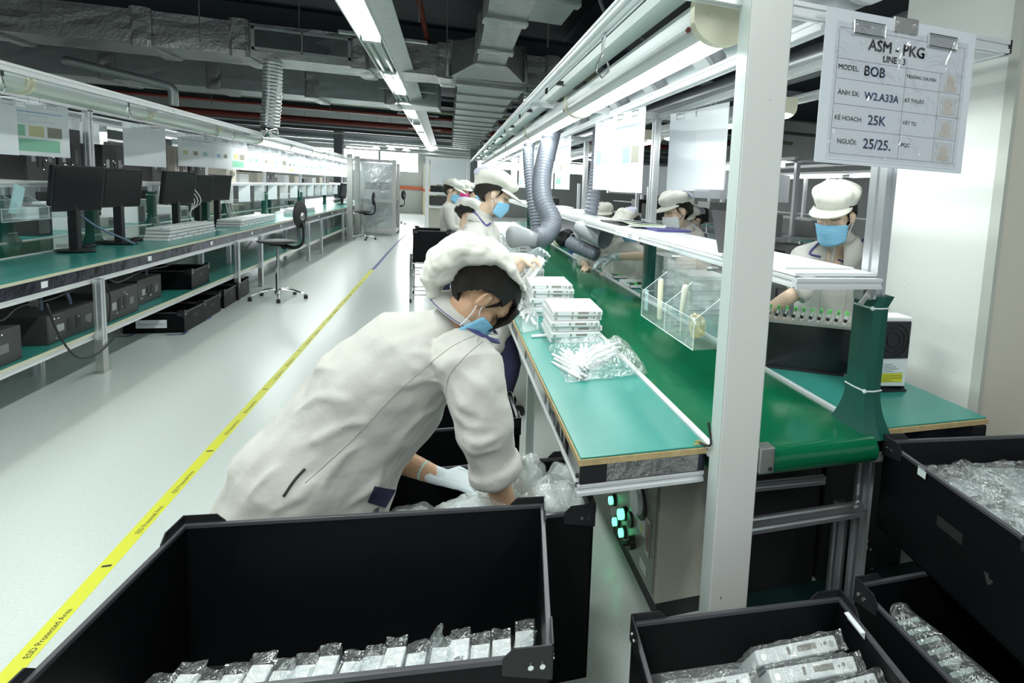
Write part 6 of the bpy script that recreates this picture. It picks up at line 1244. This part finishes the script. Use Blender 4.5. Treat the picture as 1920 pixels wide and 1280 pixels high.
# ---------------- the standing woman behind her
Y2 = 3.75
T2 = [((0.303, 3.78, 0.491), .20, .13), ((0.288, 3.78, 0.67), .19, .14), ((0.239, 3.78, 0.916), .18, .13), ((0.195, 3.78, 1.105), .20, .13), ((0.185, 3.78, 1.232), .15, .095), ((0.213, 3.78, 1.321), .058, .055)]
arms2 = [dict(sh=(0.147, 3.6, 1.179), el=(0.223, 3.52, 0.907), wr=(0.429, 3.62, 1.063), cuff=.55, r=.072, hand=dict(d=(.95, .1, .0), pn=(.2, .5, -.8), ts=-1, curl=.9)),
         dict(sh=(0.253, 3.95, 1.179), el=(0.376, 4.05, 0.837), wr=(0.54, 3.95, 1.039), cuff=.5, r=.070, hand=dict(d=(.6, -.5, .35), pn=(-.3, -.6, -.5), ts=1, curl=.7, glove=M_gloveb))]
w2, j2 = person('standing woman in a blue mask and puffy cap, looking down behind the bending woman', T2, (0, 1, 0), arms2,
    dict(c=(0.27, 3.75, 1.453), f=(.90, .02, -.43), u=(.42, 0, .90), s=1.06, seed=5, puff=1.2, flop=(0, -.02, 0), panel=True),
    legs=[((.26, 3.70, .66), (.40, 3.68, .36), (.33, 3.72, .06)), ((.26, 3.90, .66), (.36, 3.90, .36), (.30, 3.92, .06))], skin=M_skin2, disp=.018)
collar(w2, (0.207, 3.77, 1.277), (.25, 0, .96), (.95, -.1, -.25), .074, .07)
sn = snapper(j2); seam(j2, sn, [(0.11, 3.75, 1.365), (0.157, 3.7, 1.329), (0.195, 3.68, 1.286), (0.22, 3.66, 1.258), (0.245, 3.66, 1.272)], .007, M_piping, 'collar_piping'); seam(j2, sn, [(0.084, 3.6, 1.241), (0.111, 3.6, 1.249)], .0018, M_greyink)
obj('white_device_case', MB().obox((0.519, 3.72, 0.955), (.03, .17, .24), Matrix.Rotation(.55, 3, 'Y')), M_white2, bevel=.004, label='white case tilted in the standing woman\'s hands above the short stack', cat='device case')
# ---------------- woman at the right bench
T3 = [((2.008, 2.55, 0.61), .20, .15), ((1.983, 2.55, 0.85), .21, .15), ((1.975, 2.54, 1.043), .22, .15), ((1.972, 2.52, 1.19), .215, .13), ((1.974, 2.5, 1.275), .15, .095), ((1.93, 2.46, 1.329), .060, .058)]
arms3 = [dict(sh=(1.736, 2.5, 1.215), el=(1.63, 2.36, 1.076), wr=(1.461, 2.4, 0.964), cuff=.12, r=.068, hand=dict(d=(-.95, .1, -.15), pn=(0, 0, -1), ts=-1, curl=.5)),
         dict(sh=(2.237, 2.58, 1.201), el=(2.293, 2.5, 0.885), wr=(2.008, 2.4, 0.8), cuff=.3, r=.068, hand=dict(d=(-.9, .1, -.2), pn=(0, 0, -1), ts=1, curl=.5))]
obj('chalk_mark', MB().text('3.', (1.621, 1.777, 0.092), (1, 0, 0), (0, 0, 1), .085).text('ll', (1.675, 1.777, -0.023), (1, 0, 0), (0, 0, 1), .05), M_tie, label='chalk marks on the dark cabinet beside the belt leg', cat='marking')
w3, j3 = person('woman in a white cap and blue mask working behind the row of green tipped boards', T3, (.9, -.3, 0), arms3,
    dict(c=(1.838, 2.42, 1.446), f=(-.80, -.52, -.26), u=(-.18, -.12, .97), s=1.13, seed=8, puff=.9, ch=.100, cexp=.68, flop=(0, -.02, .0), panel=False, brim=.07),
    legs=[((1.98, 2.50, .75), (2.0, 2.50, .42), (2.02, 2.52, .06)), ((2.15, 2.70, .75), (2.17, 2.70, .42), (2.18, 2.72, .06))], skin=M_skin2, disp=.016)
collar(w3, (1.933, 2.46, 1.301), (-.15, -.15, .97), (-.70, -.66, -.2), .078, .12, 14)
sn = snapper(j3); patch(j3, sn, [(1.79, 2.4, 1.191), (1.873, 2.4, 1.191), (1.95, 2.4, 1.315), (1.798, 2.4, 1.293)], M_skin2, 'neck_skin', .004)
seam(j3, sn, [(1.743, 2.4, 1.308), (1.695, 2.4, 1.256), (1.759, 2.4, 1.241)], .006, M_piping, 'collar_piping'); seam(j3, sn, [(2.005, 2.4, 1.333), (1.976, 2.4, 1.264), (1.953, 2.4, 1.209), (1.863, 2.4, 1.227)], .006, M_piping, 'collar_piping'); seam(j3, sn, [(1.773, 2.38, 1.18), (1.767, 2.38, 1.085), (1.768, 2.38, 0.923)], .0014); seam(j3, sn, [(2.01, 2.4, 1.137), (1.945, 2.4, 1.068), (1.929, 2.4, 0.915)], .001)
# ---------------- masked woman reaching left
T4 = [((1.895, 4.2, 0.683), .17, .13), ((1.883, 4.2, 0.858), .19, .14), ((1.868, 4.2, 1.075), .19, .13), ((1.804, 4.18, 1.204), .17, .11), ((1.735, 4.15, 1.288), .055, .055)]
arms4 = [dict(sh=(1.672, 4.02, 1.165), el=(1.61, 4.3, 1.024), wr=(1.289, 4.5, 0.978), cuff=.0, r=.066, fs=1.05, hand=dict(d=(-.95, .0, -.25), pn=(0, 0, -1), ts=1, curl=.6, glove=M_gloveb, s=1.3)),
         dict(sh=(2, 4.4, 1.137), el=(1.964, 4.5, 0.859), wr=(1.715, 4.5, 0.902), cuff=.3, r=.066)]
w4, j4 = person('woman in a white mask facing left with a lavender-backed cap, reaching over the right bench', T4, (0, 1, 0), arms4,
    dict(c=(1.664, 4.1, 1.388), f=(-.94, -.10, -.30), u=(-.30, 0, .95), s=1.15, seed=11, puff=.9, mask=M_maskw, brim=.07), vox=.014, bvox=.008, skin=M_skin2, disp=.014,
    legs=[((1.98, 4.25, .75), (2.0, 4.25, .4), (2.0, 4.25, .06)), ((2.05, 4.45, .75), (2.05, 4.45, .4), (2.05, 4.45, .06))])
collar(w4, (1.756, 4.15, 1.247), (-.2, 0, .98), (-.95, -.1, -.2), .072, .06)
# ---------------- background workers
def far(label, px, y, dxz, f, u, **k):
    c = V3(px); s = k.pop('s', 1.15); low = k.pop('low', 0)
    nb = c-V3((f[0]*.03, f[1]*.03, .13*s)); T = [(nb+V3((0, 0, -.62)), .17, .13), (nb+V3((0, 0, -.42)), .17, .13), (nb+V3((0, 0, -.18)), .19, .13), (nb+V3((0, 0, -.05)), .15, .10), (nb, .05, .05)]
    sd = V3((f[1], -f[0], 0)).normalized(); fw = V3((f[0], f[1], 0)).normalized()
    A_ = [dict(sh=nb+sd*.17*q+V3((0, 0, -.09)), el=nb+sd*.2*q+fw*.08+V3((0, 0, -.34)), wr=nb+sd*.12*q+fw*.30+V3((0, 0, -.36)), cuff=.4, r=.062, hand=dict(d=fw, pn=(0, 0, -1), ts=q, curl=.5)) for q in (-1, 1)]
    lg = [((nb.x+sd.x*.09*q, nb.y+sd.y*.09*q, nb.z-.60), (nb.x+sd.x*.09*q, nb.y+sd.y*.09*q, .42), (nb.x+sd.x*.09*q, nb.y+sd.y*.09*q, .06)) for q in (-1, 1)]
    return person(label, T, tuple(sd), A_, dict(c=c, f=f, u=u, s=s, lod=2, **k), legs=lg, vox=.02, bvox=.012, skin=M_skin2, disp=.012)
FW = [('far worker in a blue mask standing left of the pink masked worker', (0.044, 8.2, 1.412), (.85, -.2, -.35), (.25, 0, .96), dict(seed=21)),
      ('far worker in a bright pink mask facing the camera', (0.21, 9.5, 1.415), (.55, -.80, -.2), (0, 0, 1), dict(seed=22, mask=M_maskp, panel=False)),
      ('worker bowed low with only the lavender-panelled cap showing behind the standing woman', (0.183, 6, 1.22), (.80, .2, -.55), (.5, 0, .86), dict(seed=23)),
      ('worker with just the back of a cap showing right of the pink masked worker', (0.359, 9.8, 1.376), (.9, .3, -.2), (.1, 0, 1), dict(seed=24)),
      ('worker peeking over the shelf in a small cream cap left of the rounded cap', (1.488, 5.6, 1.266), (-.35, -.90, -.1), (0, 0, 1), dict(seed=25, panel=False, puff=.4, s=1.0)),
      ('worker bending behind the shelf so only a round white cap shows', (1.569, 5, 1.217), (-.6, -.3, -.7), (-.6, -.2, .75), dict(seed=26)),
      ('worker in profile far behind the masked woman at right', (2.945, 6.6, 1.224), (-.85, .1, -.35), (-.2, 0, .97), dict(seed=27, s=1.1))]
for l, c, f, u, k in FW: far(l, c, 0, 0, f, u, **k)
